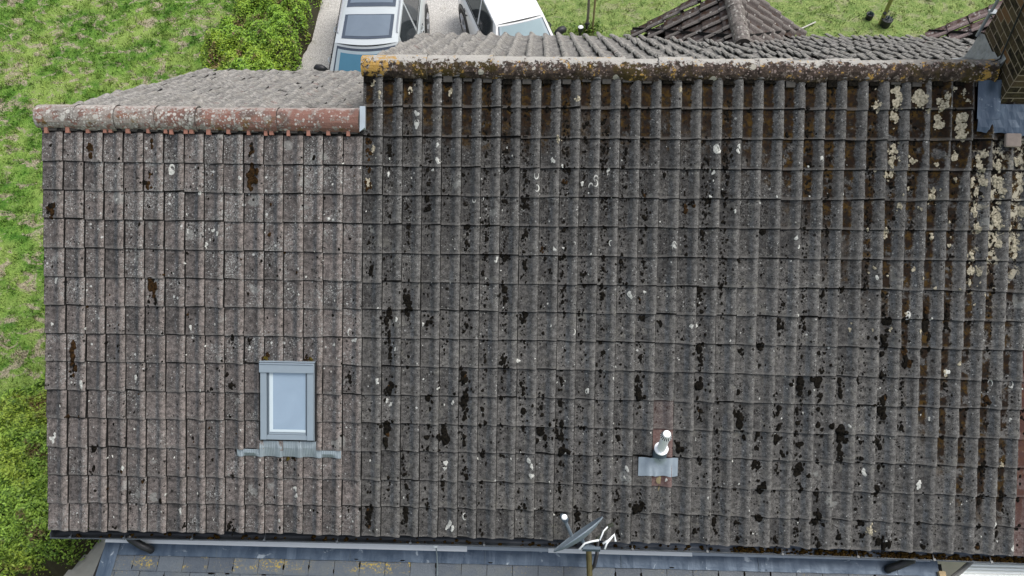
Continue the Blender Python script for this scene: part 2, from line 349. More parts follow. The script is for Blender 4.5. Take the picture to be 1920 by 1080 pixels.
# front height over the bare slope plane, used to rest moss, lichen and flashings on the tiles
def fheight(u, s):
    k = 0
    while k < len(UCOL)-2 and UCOL[k+1] < u: k += 1
    t = (u-UCOL[k])/(UCOL[k+1]-UCOL[k]); j = -4
    while j < 13 and S_(j, u) < s: j += 1
    q = (s-S_(j-1, u))/(S_(j, u)-S_(j-1, u)); return prof(t)*AMP + THK*max(0, min(1, q))
def fpt(u, s, h=0): return FRONT.P(u, s, fheight(u, s)+h)
# ---------------- the house ----------------
house = empty('bungalow', (5, -.5, 0), 'long tiled bungalow roof covered in moss and lichen, filling the photo', 'house')
def redtile(ci, ri, u, s):
    if u > 10.09 and s > 2.6: return .4
    if abs(u-6.39) < .1 and 4.05 < s < 4.5: return .6
    if abs(u-6.39) < .1 and 3.75 < s < 4.1: return .2
    return 0
WX0, WX1 = UCOL[0], UCOL[16]
WIN = (2.079, 2.684, 3.10, 4.10)
def in_window(u, s): return WIN[0]-.02 < u < WIN[1]+.02 and WIN[2]-.1 < s < WIN[3]
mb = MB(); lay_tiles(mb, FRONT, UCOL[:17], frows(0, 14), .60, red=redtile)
# cut the roof window's hole
def cut(mb, test):
    keepf = []; uv = []; uv2 = []; c = []; m = []; k = 0
    for f, mi in zip(mb.f, mb.m):
        cen = sum((Vector(mb.v[i]) for i in f), Vector())/len(f); n = len(f)
        if not test(cen): keepf.append(f); m.append(mi); uv += mb.uv[k:k+n]; uv2 += mb.uv2[k:k+n]; c += mb.c[k:k+n]
        k += n
    mb.f, mb.m, mb.uv, mb.uv2, mb.c = keepf, m, uv, uv2, c
if 0: cut(mb, lambda p: WIN[0]-.004 < p.x < WIN[1]+.004 and WIN[2] < -p.y/CR*1 - 0 < WIN[3]+.0)
wing_front = mb
def patch(mb, u, s, r, m, h=.004, n=11, stretch=1.3):
    """a thin crust lying on the tiles, with an irregular outline"""
    ph = random.random()*6; vs = [fpt(u, s, h+.003)]; ring = []
    for i in range(n):
        a = 2*math.pi*i/n; rr = r*(1+.28*math.sin(2*a+ph)+.22*math.sin(3*a+2*ph)+random.uniform(-.22, .22))
        vs.append(fpt(u+rr*math.cos(a)*.95, s+rr*math.sin(a)*stretch, h))
    for i in range(n):
        p = vs[1+i]; vs.append(Vector(p) - FRONT.n*(h+.002))
    fs = [(0, 1+(i+1) % n, 1+i) for i in range(n)] + [(1+i, 1+(i+1) % n, 1+n+(i+1) % n, 1+n+i) for i in range(n)]
    mb.add(vs, fs, m)
def ringpatch(mb, u, s, r, m):
    a0 = random.uniform(0, 6.28); span = random.uniform(3.4, 5.6); n = 9; v = []; 
    for i in range(n+1):
        a = a0+span*i/n; w = .38*math.sin(math.pi*(i+.4)/(n+.8))+.08
        for k in (1.05, 1.05-w): v.append(fpt(u+r*k*math.cos(a)*.8, s+r*k*math.sin(a)*1.3, .006))
    mb.add(v, [(2*i, 2*i+1, 2*i+3, 2*i+2) for i in range(n)], m)
def clump(mb, u, s, r, m, hk=.40):
    """a cushion of moss"""
    n = 10; ph = random.random()*6; el = random.uniform(.95, 1.4); vs = []; 
    for k, (rk, hh) in enumerate(((1.0, -.05), (.82, .6), (.45, .95))):
        for i in range(n):
            a = 2*math.pi*(i+.5*k)/n; rr = r*rk*(1+.15*math.sin(2*a+ph)+.12*math.sin(3*a+2*ph)+random.uniform(-.10, .10))
            x, y = u+rr*math.cos(a)*.92, s+rr*math.sin(a)*el
            vs.append(fpt(x, y, hh*r*hk + random.uniform(-.1, .1)*r*hk - (.004 if k == 0 else 0)))
    vs.append(fpt(u, s, r*hk))
    fs = [(k*n+i, k*n+(i+1) % n, (k+1)*n+(i+1) % n, (k+1)*n+i) for k in (0, 1) for i in range(n)]
    fs += [(2*n+i, 2*n+(i+1) % n, 3*n) for i in range(n)]
    mb.add(vs, [f[::-1] for f in fs], m)
BLACK='4.90 2.58 51,4.88 2.65 40,4.90 2.88 28,5.72 2.36 34,5.30 2.39 28,6.13 2.61 34,6.33 2.65 39,6.74 2.30 50,6.72 2.46 28,6.72 2.37 22,6.56 2.82 28,6.13 3.02 39,6.13 2.91 22,6.75 2.93 62,6.76 3.02 39,6.75 3.09 17,6.76 3.15 22,7.20 2.97 28,7.38 2.89 50,7.38 3.08 28,7.17 3.37 34,6.76 3.31 73,6.85 3.29 22,6.11 3.25 39,6.09 3.34 28,6.14 3.32 23,6.12 3.43 56,6.12 3.47 45,5.30 3.27 34,5.30 3.31 28,4.87 3.33 34,4.90 3.38 34,4.90 3.43 34,4.90 3.62 46,5.09 3.58 45,5.10 3.53 28,5.30 3.54 40,6.14 3.55 28,6.11 3.62 28,6.15 3.66 23,5.92 3.74 23,6.58 3.57 23,6.78 3.59 34,6.77 3.65 28,7.18 3.62 50,7.13 3.58 39,7.19 3.69 62,7.21 3.66 45,5.31 3.74 45,4.90 3.79 34,5.09 3.81 68,5.26 3.82 34,5.55 3.80 28,3.66 2.43 51,3.67 2.50 51,3.64 2.57 46,3.66 2.61 34,3.45 2.60 51,3.43 2.67 46,3.43 2.76 29,3.46 2.80 34,3.87 2.69 34,3.91 2.69 28,4.29 2.72 34,3.46 2.90 34,3.47 2.99 34,3.47 3.07 40,4.08 2.89 23,4.05 2.98 23,4.69 3.08 45,4.67 3.05 34,3.46 3.41 52,3.49 3.37 46,3.46 3.43 40,3.03 3.28 35,3.04 3.34 29,3.03 3.42 23,4.27 3.31 51,4.30 3.40 29,3.88 3.50 52,3.89 3.51 34,4.28 3.50 74,4.27 3.56 46,4.28 3.66 40,4.27 3.71 46,3.45 3.84 63,3.43 3.81 52,3.67 3.79 23,3.89 3.81 29,4.06 3.83 40,4.68 2.34 51,4.69 2.42 34,4.68 2.48 28,3.82 3.64 23,3.26 3.65 23,7.60 2.44 33,7.57 2.67 44,7.58 2.61 33,7.80 2.40 22,8.02 2.31 28,8.21 2.27 33,8.64 2.32 33,8.65 2.44 17,8.70 2.61 55,8.66 2.61 39,8.66 2.78 50,8.64 2.75 33,9.10 2.60 55,9.08 2.66 60,9.13 2.74 33,9.30 2.51 38,9.30 2.64 44,7.82 2.98 33,7.81 3.08 28,8.00 2.95 33,8.02 3.14 39,8.24 2.97 22,8.25 3.08 22,8.65 2.94 44,8.66 3.16 33,8.90 3.00 50,8.89 3.04 44,9.06 2.91 33,7.81 3.23 61,7.81 3.30 50,7.82 3.37 39,8.00 3.22 72,7.99 3.29 50,8.03 3.39 39,8.22 3.24 39,8.23 3.32 33,8.24 3.39 39,8.67 3.44 50,8.67 3.53 72,8.69 3.57 50,8.87 3.24 28,8.86 3.30 28,8.88 3.45 33,9.09 3.24 28,9.10 3.45 22,9.32 3.25 33,7.60 3.53 45,7.59 3.59 34,7.61 3.72 34,7.79 3.55 39,7.80 3.69 39,8.01 3.54 39,8.01 3.70 50,8.88 3.72 39,9.30 3.67 22,7.59 3.85 62,7.65 4.03 39,7.82 3.92 50,8.25 3.84 84,8.24 3.94 50,8.25 4.00 45,8.27 4.07 33,8.64 3.87 44,8.67 3.93 39,7.79 4.03 22,7.59 4.20 28,7.61 4.23 28,7.83 4.15 62,7.80 4.20 45,7.85 4.36 22,8.07 4.15 22,8.67 4.13 33,8.66 4.38 50,8.02 4.44 50,8.06 4.70 56,8.03 4.74 45,7.85 4.42 34,7.62 4.65 23,8.50 4.75 39,8.46 4.79 28,8.51 4.88 34,8.27 4.91 45,8.06 4.99 39,7.84 4.85 22,8.69 4.94 50,8.74 4.98 45,8.79 4.96 45,9.14 4.97 39,7.60 4.94 34,7.62 4.97 28,9.74 4.10 39,9.74 4.20 28,9.76 4.42 28,9.74 4.28 22,9.95 4.46 50,9.97 4.57 28,9.92 4.82 39,5.14 3.91 34,5.15 3.99 28,5.29 3.90 46,5.32 3.88 40,5.31 4.06 63,5.39 4.04 40,5.76 3.94 23,5.92 3.90 45,5.96 3.96 23,6.56 4.00 51,6.55 3.96 39,7.39 3.82 45,7.39 3.97 34,5.31 4.16 23,5.71 4.14 28,5.73 4.26 23,6.79 4.15 28,6.83 4.28 23,7.37 4.13 51,7.40 4.17 39,7.42 4.41 56,7.47 4.37 39,5.30 4.47 29,5.31 4.56 23,4.93 4.64 34,5.11 4.67 29,5.92 4.49 28,5.92 4.56 28,6.17 4.49 23,6.14 4.64 74,6.18 4.61 45,6.11 4.66 45,5.89 4.78 28,5.51 4.72 46,5.50 4.78 40,5.52 4.88 29,5.51 4.92 51,5.93 4.91 34,5.95 4.95 29,6.32 4.95 23,6.96 4.77 40,6.97 4.87 34,6.95 4.76 34,6.75 4.88 40,7.19 4.77 34,7.21 4.94 34,7.41 4.72 51,6.58 4.89 28,3.43 4.00 52,3.87 3.93 46,3.88 4.05 29,4.07 3.93 86,4.06 3.86 57,4.27 3.92 34,4.27 3.97 34,3.21 4.02 23,3.62 4.15 23,3.63 4.34 29,3.65 4.33 23,3.86 4.19 17,4.27 4.17 23,4.29 4.25 29,4.30 4.33 40,4.47 4.11 46,4.70 4.12 29,4.51 4.21 17,4.05 4.43 40,3.46 4.51 29,3.66 4.48 35,3.67 4.58 29,3.24 4.54 23,4.06 4.57 23,3.89 4.65 29,3.25 4.81 52,3.27 4.74 41,3.25 4.85 35,3.24 4.91 29,3.65 4.72 46,3.65 4.78 40,3.66 4.84 35,3.03 4.74 23,0.24 4.36 35,0.24 4.13 47,1.76 3.41 41,1.77 2.91 35,1.95 2.92 29,1.54 3.45 29,0.87 2.52 29,0.95 2.53 35,1.25 4.95 24,1.30 4.93 24,1.73 4.96 35,1.78 4.99 29,1.77 4.40 29,0.45 4.99 24,0.48 5.00 24,4.87 1.39 39,4.88 1.45 45,4.90 1.73 39,4.89 2.05 45,5.16 2.11 28,5.90 2.01 34,5.34 1.07 33,5.50 1.14 28,5.69 1.39 28,6.13 1.54 33,6.79 1.37 44,6.75 1.71 33,7.13 1.99 33,7.36 1.68 44,7.37 2.13 22,6.11 1.28 28,5.29 2.33 23,3.85 1.08 34,3.87 1.23 34,3.85 1.38 45,3.86 1.49 34,3.87 1.67 28,3.86 1.77 28,3.66 1.68 34,3.66 1.76 28,3.66 1.85 28,3.65 1.47 28,3.46 1.57 28,3.24 1.85 28,3.27 2.14 40,3.26 2.18 34,4.28 1.67 34,4.28 1.85 34,4.69 1.97 34,4.67 2.01 34,4.48 1.78 23,3.45 0.90 34,3.45 0.87 34'
BROWN='0.91 2.36 64,0.90 2.32 52,0.93 2.42 46,1.98 1.19 69,1.97 1.25 51,1.98 1.14 51,1.99 1.08 40,1.98 0.91 40,1.99 0.86 34,0.24 0.93 40,0.25 0.89 40,0.89 1.27 46,0.90 1.15 29,0.91 0.85 34,-0.17 1.51 41,-0.18 1.59 52,-0.18 1.55 46,0.03 3.02 47,0.03 3.11 53,0.03 2.97 35,0.03 3.21 47,0.01 3.29 35,3.46 3.41 34,4.26 3.30 46,7.19 3.67 50,3.45 3.84 46,2.14 3.12 40,2.58 3.10 35,6.11 2.41 34,5.30 1.19 34,6.57 1.45 39,6.64 1.39 28,5.08 1.90 28,6.14 1.30 22,2.43 4.16 29,3.45 2.59 23,3.22 0.89 40,3.22 0.96 34,3.23 1.09 34,3.22 1.26 34,3.22 1.23 28,3.23 1.29 28,8.88 2.91 39,8.92 3.03 44,9.76 3.38 44,9.73 3.43 33,8.68 3.45 44,9.09 2.52 44,8.87 2.89 28,9.73 4.92 39,3.25 4.75 35,3.26 4.91 29,6.77 3.58 17,3.23 0.79 40'
WHITE='1.12 1.13 40,3.74 0.50 34,3.74 0.62 34,3.96 0.82 23,3.97 0.99 34,5.17 0.97 28,6.86 0.84 44,7.09 0.80 22,7.08 0.85 22,6.45 1.84 22,6.00 2.36 34,6.16 2.33 17,6.65 2.68 22,8.90 2.53 38,9.54 2.52 27,9.14 2.56 16,3.10 2.89 23,3.07 2.90 17,3.34 3.34 23,3.34 3.31 23,3.44 3.54 23,3.48 3.58 23,2.87 2.95 17,0.72 3.34 23,0.14 3.43 29,0.13 3.41 23,-0.20 4.04 30,-0.18 3.99 24,-0.23 4.03 18,0.58 4.33 24,2.46 4.52 23,2.47 4.59 23,2.44 4.51 17,2.29 4.86 18,3.08 4.86 17,1.20 4.79 29,4.13 4.86 35,4.16 4.90 29,4.10 4.90 23,4.08 4.20 29,5.00 4.31 29,4.97 4.15 29,5.00 4.21 23,6.01 4.21 28,5.99 4.31 17,6.43 4.32 17,6.46 4.29 17,8.51 4.20 33,9.66 4.38 28,9.09 4.30 33,9.09 4.34 28,8.56 2.14 27,7.71 1.74 22,7.74 1.83 17,7.94 0.92 22,1.57 1.75 23,1.62 1.78 23,1.50 1.90 23,-0.14 2.31 29,-0.19 2.78 18,2.81 1.61 17,3.44 1.13 23,7.07 1.47 17,1.87 1.19 23,1.32 2.79 23,0.72 3.34 23,3.54 2.66 23,3.53 2.98 17,3.82 2.71 17,4.15 3.54 23,5.58 3.38 23,4.84 3.08 23,5.48 1.20 22,5.75 1.06 22,6.81 1.32 17,6.84 1.07 22,4.07 4.26 23,10.08 4.97 33,9.89 4.72 28,8.33 3.70 17,9.16 3.61 17,10.00 3.60 16,9.33 3.11 28,9.31 3.13 22,7.76 2.55 17,6.71 2.68 17,4.59 2.03 17,5.20 1.89 22,5.30 1.88 17,4.60 2.00 17,4.99 2.35 17,6.16 2.33 17,2.81 1.61 17,-0.13 2.29 23,0.14 3.40 18,1.44 1.36 23,0.54 1.44 17,5.27 1.02 17,3.91 1.08 17'
RING='5.00 1.13 34,5.01 1.26 34,5.57 1.23 33,5.62 1.15 33,5.62 1.20 33,4.35 1.39 28,5.42 2.76 28,1.13 1.11 52,5.41 1.83 17,6.45 1.82 28,6.45 1.86 28,4.29 4.78 35,6.65 2.68 22,5.57 3.39 23,3.04 2.81 34,3.74 0.60 39,6.86 0.83 44,7.94 0.92 27,9.99 3.23 33,5.79 1.82 28,9.78 3.22 33'
CREAM='8.70 0.22 49,8.71 0.27 49,8.67 0.34 33,8.91 0.26 65,8.92 0.34 49,8.48 0.38 38,9.16 0.36 38,9.13 0.31 27,9.15 0.40 32,8.68 0.48 43,8.70 0.52 27,9.11 0.49 43,9.13 0.56 43,9.34 0.47 49,9.33 0.54 43,9.36 0.61 49,9.34 0.66 38,8.68 0.79 38,8.67 0.84 27,8.70 0.90 22,8.67 0.99 38,8.87 0.93 33,9.31 0.86 38,9.12 0.96 27,9.09 1.27 33,9.09 1.31 27,9.55 0.91 38,9.57 0.99 43,9.76 0.97 49,9.74 0.93 32,9.50 1.15 38,9.53 1.24 38,9.59 1.10 38,9.73 1.12 38,9.77 1.18 38,9.80 1.23 33,9.97 1.12 43,9.99 1.18 38,9.53 1.41 38,9.54 1.48 38,9.56 1.57 44,9.57 1.61 33,9.75 1.45 38,9.76 1.54 43,9.78 1.59 38,10.00 1.42 43,9.75 1.73 44,9.79 1.76 33,9.95 1.73 38,9.95 1.81 38,9.97 1.89 33,9.53 1.87 33,9.53 1.93 27,9.53 2.04 38,9.60 2.07 33,9.52 2.18 27,8.64 1.66 27,8.64 1.70 22,9.11 1.69 22,8.76 1.38 27,8.61 1.06 27,8.67 1.08 22,9.53 2.52 33,9.31 3.13 22,8.60 4.77 34,8.60 4.83 28,9.93 4.07 28,9.33 1.11 16,3.28 0.87 23,3.23 1.23 23,3.22 1.21 23,9.94 0.90 32,9.60 0.85 27,8.52 0.35 16,9.01 0.42 22,9.20 0.27 27,9.27 0.18 22,9.37 0.21 22,9.40 0.31 16,3.27 0.20 28,3.35 0.29 23,3.67 0.23 22,4.08 0.28 22,5.42 0.34 22,6.47 0.23 22,5.21 0.75 22'
def rows_of(t): return [tuple(float(x) for x in r.split()) for r in t.split(',') if r.strip()]
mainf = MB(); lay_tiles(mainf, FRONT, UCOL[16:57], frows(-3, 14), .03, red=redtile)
def target(u): return wing_front if u < WX1 else mainf
def okspot(u, s): return not (WIN[0]-.05 < u < WIN[1]+.05 and 3.0 < s < 4.2) and not (6.1 < u < 6.58 and 3.95 < s < 4.32) and s < 5.0
for u, s, r in rows_of(BLACK):
    for k in range(2 if r > 32 else 1): clump(target(u), u+random.gauss(0, r*.25e-3)*k, s+random.gauss(0, r*.5e-3)*k, r*.66e-3, 1)
    for k in range(1+int(r > 25)*3): clump(target(u), u+random.gauss(0, r*.75e-3), s+random.gauss(0, r*1.2e-3), r*random.uniform(.14, .36)*1e-3+.003, 1)
    for k in range(int(random.random()*3.5)): clump(target(u), u+random.gauss(0, .016), s+random.gauss(0, .045), random.uniform(.006, .013), 1)
for u, s, r in rows_of(BROWN):
    for k in range(5): clump(target(u), u+random.gauss(0, r*.35e-3), s+random.gauss(0, r*.75e-3), r*random.uniform(.35, .7)*1e-3, 2 if random.random() < .75 else 1)
for u, s, r in rows_of(WHITE):
    if okspot(u, s): patch(target(u), u, s, r*.78e-3, 3)
for u, s, r in rows_of(RING):
    if okspot(u, s): ringpatch(target(u), u, s, r*.85e-3, 3)
for u, s, r in rows_of(CREAM):
    if okspot(u, s):
        for k in range(4): patch(target(u), u+random.gauss(0, r*.4e-3)*(k > 0), s+random.gauss(0, r*.7e-3)*(k > 0), r*random.uniform(.35, .75)*1e-3*(1.2 if k == 0 else 1), 4, h=.003+.0015*k, n=13)
        for k in range(3): patch(target(u), u+random.gauss(0, r*.9e-3), s+random.gauss(0, r*1.3e-3), random.uniform(.004, .010), 4, h=.003, n=7)
# moss that follows the pans of the tiles, thickest in some columns
colden = [random.choice((.15, .5, .6, 1., 1.6, 2.6)) for _ in UCOL]
for k in range(17, 50):
    a, b = UCOL[k], UCOL[k+1]
    for j in range(-2, 14):
        sA, sB = S_(j-1, (a+b)/2), S_(j, (a+b)/2); sm = (sA+sB)/2
        lam = colden[k]*(2.2 + 9.*max(0, 1-sm/3.2) + .5*(random.random() < .15)*4)
        if sm < .8: lam *= .5
        for _ in range(np.random.default_rng(k*40+j+9).poisson(lam)):
            t = random.gauss(.27, .10); r = min(.026, .0055+abs(random.gauss(0, .0068)))
            u = a+(b-a)*max(.05, min(.7, t)); s = sA + (sB-sA)*random.uniform(.0, 1)**1.1
            if okspot(u, s): clump(mainf, u, s, r, 1)
        if random.random() < .22*colden[k]:          # a lump hanging under the course line
            u = a+(b-a)*random.uniform(.1, .45); clump(mainf, u, sA+.012, random.uniform(.012, .028), 1, .3)
for _ in range(230):                                  # scattered over the side wing
    u, s = random.uniform(-.2, 3.1), random.uniform(.8, 4.95)
    if okspot(u, s): clump(wing_front, u, s, .005+abs(random.gauss(0, .007)), 1 if random.random() < .75 else 2)
for _ in range(330):
    u = random.uniform(-.2, 10.6); s = random.uniform(.8, 4.95)
    if okspot(u, s): patch(target(u), u, s, random.uniform(.004, .010), 3, n=7)
    if u > 8.3 and okspot(u, s) and s < 3.2: patch(mainf, u, s, random.uniform(.008, .018), 4, h=.008, n=9)
TM = [MT['front'], M_BLACK, M_BROWN, M_WHITE, M_CREAM, M_DARK]
# dark underlay just beneath the tiles
wing_front.add([FRONT.P(WX0+.01, .56, -.012), FRONT.P(WX1, .56, -.012), FRONT.P(WX1, 5.02, -.012), FRONT.P(WX0+.01, 5.02, -.012)], [(0, 3, 2, 1)], 5)
mainf.add([FRONT.P(WX1, 0, -.012), FRONT.P(UCOL[56], 0, -.012), FRONT.P(UCOL[56], 5.02, -.012), FRONT.P(WX1, 5.02, -.012)], [(0, 3, 2, 1)], 5)
o = wing_front.build('side_wing_roof', TM, house); tag(o, 'lower left roof slope of brownish tiles with pale speckles')
o = mainf.build('main_roof', TM, house); tag(o, 'large grey tile slope streaked with black moss')
for ob in (o,): pass
# back slopes
LM_, LW_, SWR = 4.728, 4.427, .5566
BACKM = Slope((12.02, 0, 0), (-1, 0, 0), (0, CR, -SR))
BACKW = Slope((WX1, -SWR*CR, -SWR*SR), (-1, 0, 0), (0, CR, -SR))
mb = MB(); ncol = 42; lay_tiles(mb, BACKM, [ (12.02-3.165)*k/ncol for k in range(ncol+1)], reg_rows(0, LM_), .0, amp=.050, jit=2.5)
mb.add([BACKM.P(0, 0, -.012), BACKM.P(8.85, 0, -.012), BACKM.P(8.85, LM_, -.012), BACKM.P(0, LM_, -.012)], [(0, 3, 2, 1)], 1)
mb.build('main_back_slope', [MT['back'], M_DARK], house)
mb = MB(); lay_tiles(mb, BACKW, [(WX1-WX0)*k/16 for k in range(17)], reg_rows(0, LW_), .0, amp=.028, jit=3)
mb.add([BACKW.P(0, 0, -.012), BACKW.P(WX1-WX0, 0, -.012), BACKW.P(WX1-WX0, LW_, -.012), BACKW.P(0, LW_, -.012)], [(0, 3, 2, 1)], 1)
mb.build('side_back_slope', [MT['back'], M_DARK], house)
# ridge caps: half round tiles bedded in mortar
def ridge(name, x0, x1, y, z, r, seg, mats, lip=.006, sag=0., a0=-12, a1=192, drop=.0, axis='x', yend=None, ecap=0):
    mb = MB(); n = max(1, round((x1-x0)/seg)); L = (x1-x0)/n; na = 16
    for k in range(n):
        P = []; uv = []; c = (random.random(), 0, random.random()); dz = random.gauss(0, .006); dy = random.gauss(0, .005); rr0 = r*(1+random.gauss(0, .018))
        for x in np.linspace(x0+k*L+.004, x0+(k+1)*L+.006, 7):
            row = []; ru = []; f = (x-x0-k*L)/L; rr = rr0*(1+.05*(f > .88)-.03*(f < .08)); zz = z+dz+sag*math.sin(math.pi*(x-x0)/(x1-x0))
            for i in range(na+1):
                a = math.radians(a0+(a1-a0)*i/na); w = 1+.012*math.sin(7*x+3*i)+random.gauss(0, .006)
                off = (-math.cos(a)*rr*w + dy, math.sin(a)*rr*w)
                row.append((x, y+off[0], zz+off[1]) if axis == 'x' else (y+off[0], x, zz+off[1])); ru.append((x, i/na))
            P.append(row); uv.append(ru)
        mb.grid(P, 0, uv, None, c, flip=(axis != 'x'))
        if k == 0 or ecap:
            row = P[0 if k == 0 else -1]; cc = Vector(row[0]).lerp(Vector(row[-1]), .5); mb.add([cc]+row, [(0, i+1, i+2) for i in range(na)], 1)
        row = [Vector(p) for p in P[-1]]; cc = Vector(row[0]).lerp(Vector(row[-1]), .5); mb.add([cc]+row, [(0, i+2, i+1) for i in range(na)], 1)
    return mb
mb = ridge('r', 3.155, 9.66, .005, -.028, .128, .335, None, sag=-.012)
for k in range(15, 48):          # mortar and slips packed into the pans under the cap
    a, b = UCOL[k+1], UCOL[k+2]; 
    if b > 9.75: break
    s0 = .17+random.uniform(-.02, .015)
    m4 = Matrix(); 
    for (ta, tb, hh) in ((.06, .50, .036),):
        ua, ub = a+(b-a)*ta, a+(b-a)*tb; w = random.uniform(-.006, .01)
        v = [FRONT.P(x, y, h) for h in (.0, hh) for y in (.07, s0+w) for x in (ua, ub)]
        mb.add(v, [(0, 2, 3, 1), (4, 5, 7, 6), (0, 1, 5, 4), (2, 6, 7, 3), (0, 4, 6, 2), (1, 3, 7, 5)], 2 if random.random() < .5 else 1)
    for _ in range(3): clump(mb, a+(b-a)*random.uniform(0, .6), s0+random.uniform(-.01, .01), random.uniform(.01, .02), 2)
mb.build('ridge_cap', [M_RMAIN, M_MORTAR, M_BLACK], house); bpy.data.objects['ridge_cap']['label'] = 'cream and brown crusted ridge of the high roof'
mb = ridge('r', -.315, 3.135, -.4503, -.327-.035, .135, .433, None, lip=.01)
for k in range(-1, 15):
    a, b = UCOL[k+1], UCOL[k+2]; uc = a+(b-a)*.27; s0 = .735
    v = [FRONT.P(x, y, h) for h in (.0, .030) for y in (.60, s0-.02) for x in (a+.004, b-.004)]
    mb.add(v, [(0, 2, 3, 1), (4, 5, 7, 6), (0, 1, 5, 4), (2, 6, 7, 3), (0, 4, 6, 2), (1, 3, 7, 5)], 1)
    for du in ((-.0,) if random.random() < .8 else (-.03, .03)):
        w = random.uniform(.015, .022); e = s0+random.uniform(-.004, .012)
        v = [FRONT.P(x, y, h) for h in (.012, .046) for y in (.62, e) for x in (uc+du-w, uc+du+w)]
        mb.add(v, [(0, 2, 3, 1), (4, 5, 7, 6), (0, 1, 5, 4), (2, 6, 7, 3), (0, 4, 6, 2), (1, 3, 7, 5)], 2)
o = mb.build('ridge_cap', [M_RCLAY, M_MORTAR, M_CLAYBIT], house); o['label'] = 'terracotta half round ridge of the lower left roof'
# walls, verges, fascia
mb = MB()
def gable_wall(x0, x1, yf, yb, zf, zb, ry, rz):
    vs = [(x, y, z) for x in (x0, x1) for (y, z) in ((yf, -Z0), (yf, zf), (ry, rz), (yb, zb), (yb, -Z0))]
    mb.add(vs, [(0, 1, 2, 3, 4), (9, 8, 7, 6, 5), (0, 5, 6, 1), (4, 3, 8, 9), (1, 6, 7, 2), (2, 7, 8, 3)], 0)
gable_wall(-.18, 3.2, -3.72, 2.88, -3.72*TR-.1, -.327-(2.88+.45)*TR-.1, -.45, -.327-.12)
gable_wall(3.22, 11.9, -3.72, 3.6, -3.72*TR-.1, -3.6*TR-.1, 0, -.12)
M_RENDER = plain('cream_render', (.50, .47, .40), .9, var=.12, sc=3)
mb.build('wall', M_RENDER, house)
M_VERGE = plain('verge_mortar', (.10, .095, .09), .9, var=.4, sc=20)
def board(A, B, w, drop):
    mb = MB(); A, B = Vector(A), Vector(B); d = Vector((0, 0, -drop)); x = Vector((w, 0, 0))
    mb.add([A, B, B+x, A+x, A+d, B+d, B+x+d, A+x+d], [(0, 1, 2, 3), (4, 7, 6, 5), (0, 4, 5, 1), (2, 6, 7, 3), (1, 5, 6, 2), (0, 3, 7, 4)], 0); mb.build('verge', M_VERGE, house)
board(FRONT.P(-.25, .5, -.015), FRONT.P(-.25, 5.0, -.015), .06, .14)
board(BACKW.P(WX1-WX0-.03, 0, -.015), BACKW.P(WX1-WX0-.03, LW_-.02, -.015), .05, .14)
board(BACKM.P(8.84, .02, -.015), BACKM.P(8.84, LM_-.02, -.015), .05, .14)
board(FRONT.P(3.165, .0, -.013), FRONT.P(3.165, .45, -.013), .03, .5)
# silver flashing where the two ridges meet
mb = MB(); v = [FRONT.P(x, y, h) for h in (.04, .083) for y in (.435, .675) for x in (3.148, 3.205)]
v[6] = FRONT.P(3.148, .70, .083); v[7] = FRONT.P(3.205, .655, .083)
mb.add(v, [(0, 2, 3, 1), (4, 5, 7, 6), (0, 1, 5, 4), (2, 6, 7, 3), (0, 4, 6, 2), (1, 3, 7, 5)])
mb.build('step_flashing', plain('bright_lead', (.42, .48, .52), .4, .3, .5, var=.15, sc=10), house)
# gutter along the front eave
mb = MB()
gx = [-.27 + k*.35 for k in range(35)]
def gy(x): return -S_(13, x)*CR - .020, -S_(13, x)*SR - .075
P = []; Pi = []
for x in gx:
    y, z = gy(x); ro = []
    for i in range(13):
        a = math.pi*i/12; ro.append((x, y+.052*math.cos(a), z-.062*math.sin(a)+.0))
    P.append(ro); Pi.append([(x, y+.046*math.cos(math.pi*i/12), z-.056*math.sin(math.pi*i/12)) for i in range(13)])
mb.grid(P, 0, flip=False); mb.grid(Pi, 1, flip=True)
for k in range(len(gx)-1):
    for e in (0, -1): mb.add([P[k][e], P[k+1][e], Pi[k+1][e], Pi[k][e]], [(0, 1, 2, 3), (3, 2, 1, 0)], 2)
mb.tube([tuple(Vector(p[-1])+Vector((0, -.004, .002))) for p in P], .0065, 6, 2)
for x in (-.05, .55, 1.3, 2.1, 2.9, 3.7, 4.5, 5.3, 6.1, 6.9, 7.7, 8.5, 9.3, 9.9, 10.5):     # clips
    y, z = gy(x); mb.box(x-.012, x+.012, y-.062, y-.038, z-.004, z+.014, 2)
    mb.box(x-.006, x+.006, y-.05, y+.05, z-.002, z+.004, 0)
y, z = gy(-.27); mb.tube([(-.275, y, z-.02), (-.265, y, z-.02)], .052, 14, 0)
for k in range(620):
    x = random.choice((random.uniform(8.2, 11.4), random.uniform(7.2, 11.4))) if k > 110 else random.uniform(0, 8)
    y, z = gy(x); r = random.uniform(.01, .026)
    n = 7; vs = []; yy = y+random.uniform(-.034, .02); zz = z-.035 if k > 110 else z-.052
    for kk, (rk, hh) in enumerate(((1, 0), (.7, .7))):
        for i in range(n): a = 6.283*i/n; q = r*rk*random.uniform(.8, 1.2); vs.append((x+q*math.cos(a), yy+q*math.sin(a)*.8, zz+hh*r*1.1))
    vs.append((x, yy, zz+r*1.2)); mb.add(vs, [(i, (i+1) % n, n+(i+1) % n, n+i) for i in range(n)]+[(n+i, n+(i+1) % n, 2*n) for i in range(n)], 3)
M_GUT = plain('gutter_grey', (.035, .04, .046), .5, .0, .4, var=.3); 
gi = NT('gutter_inside', .35, 0, .5); pp = gi.pos(); xs = gi.sep(pp)[0]
M_GUTI = gi.done(gi.mix(gi.ss(xs, 3.2, 8.5), gi.mix(gi.noise(pp, 8, 4), (.014, .016, .018), (.03, .034, .04)), gi.mix(gi.noise(pp, 5, 5), (.05, .062, .08), (.16, .19, .23))))
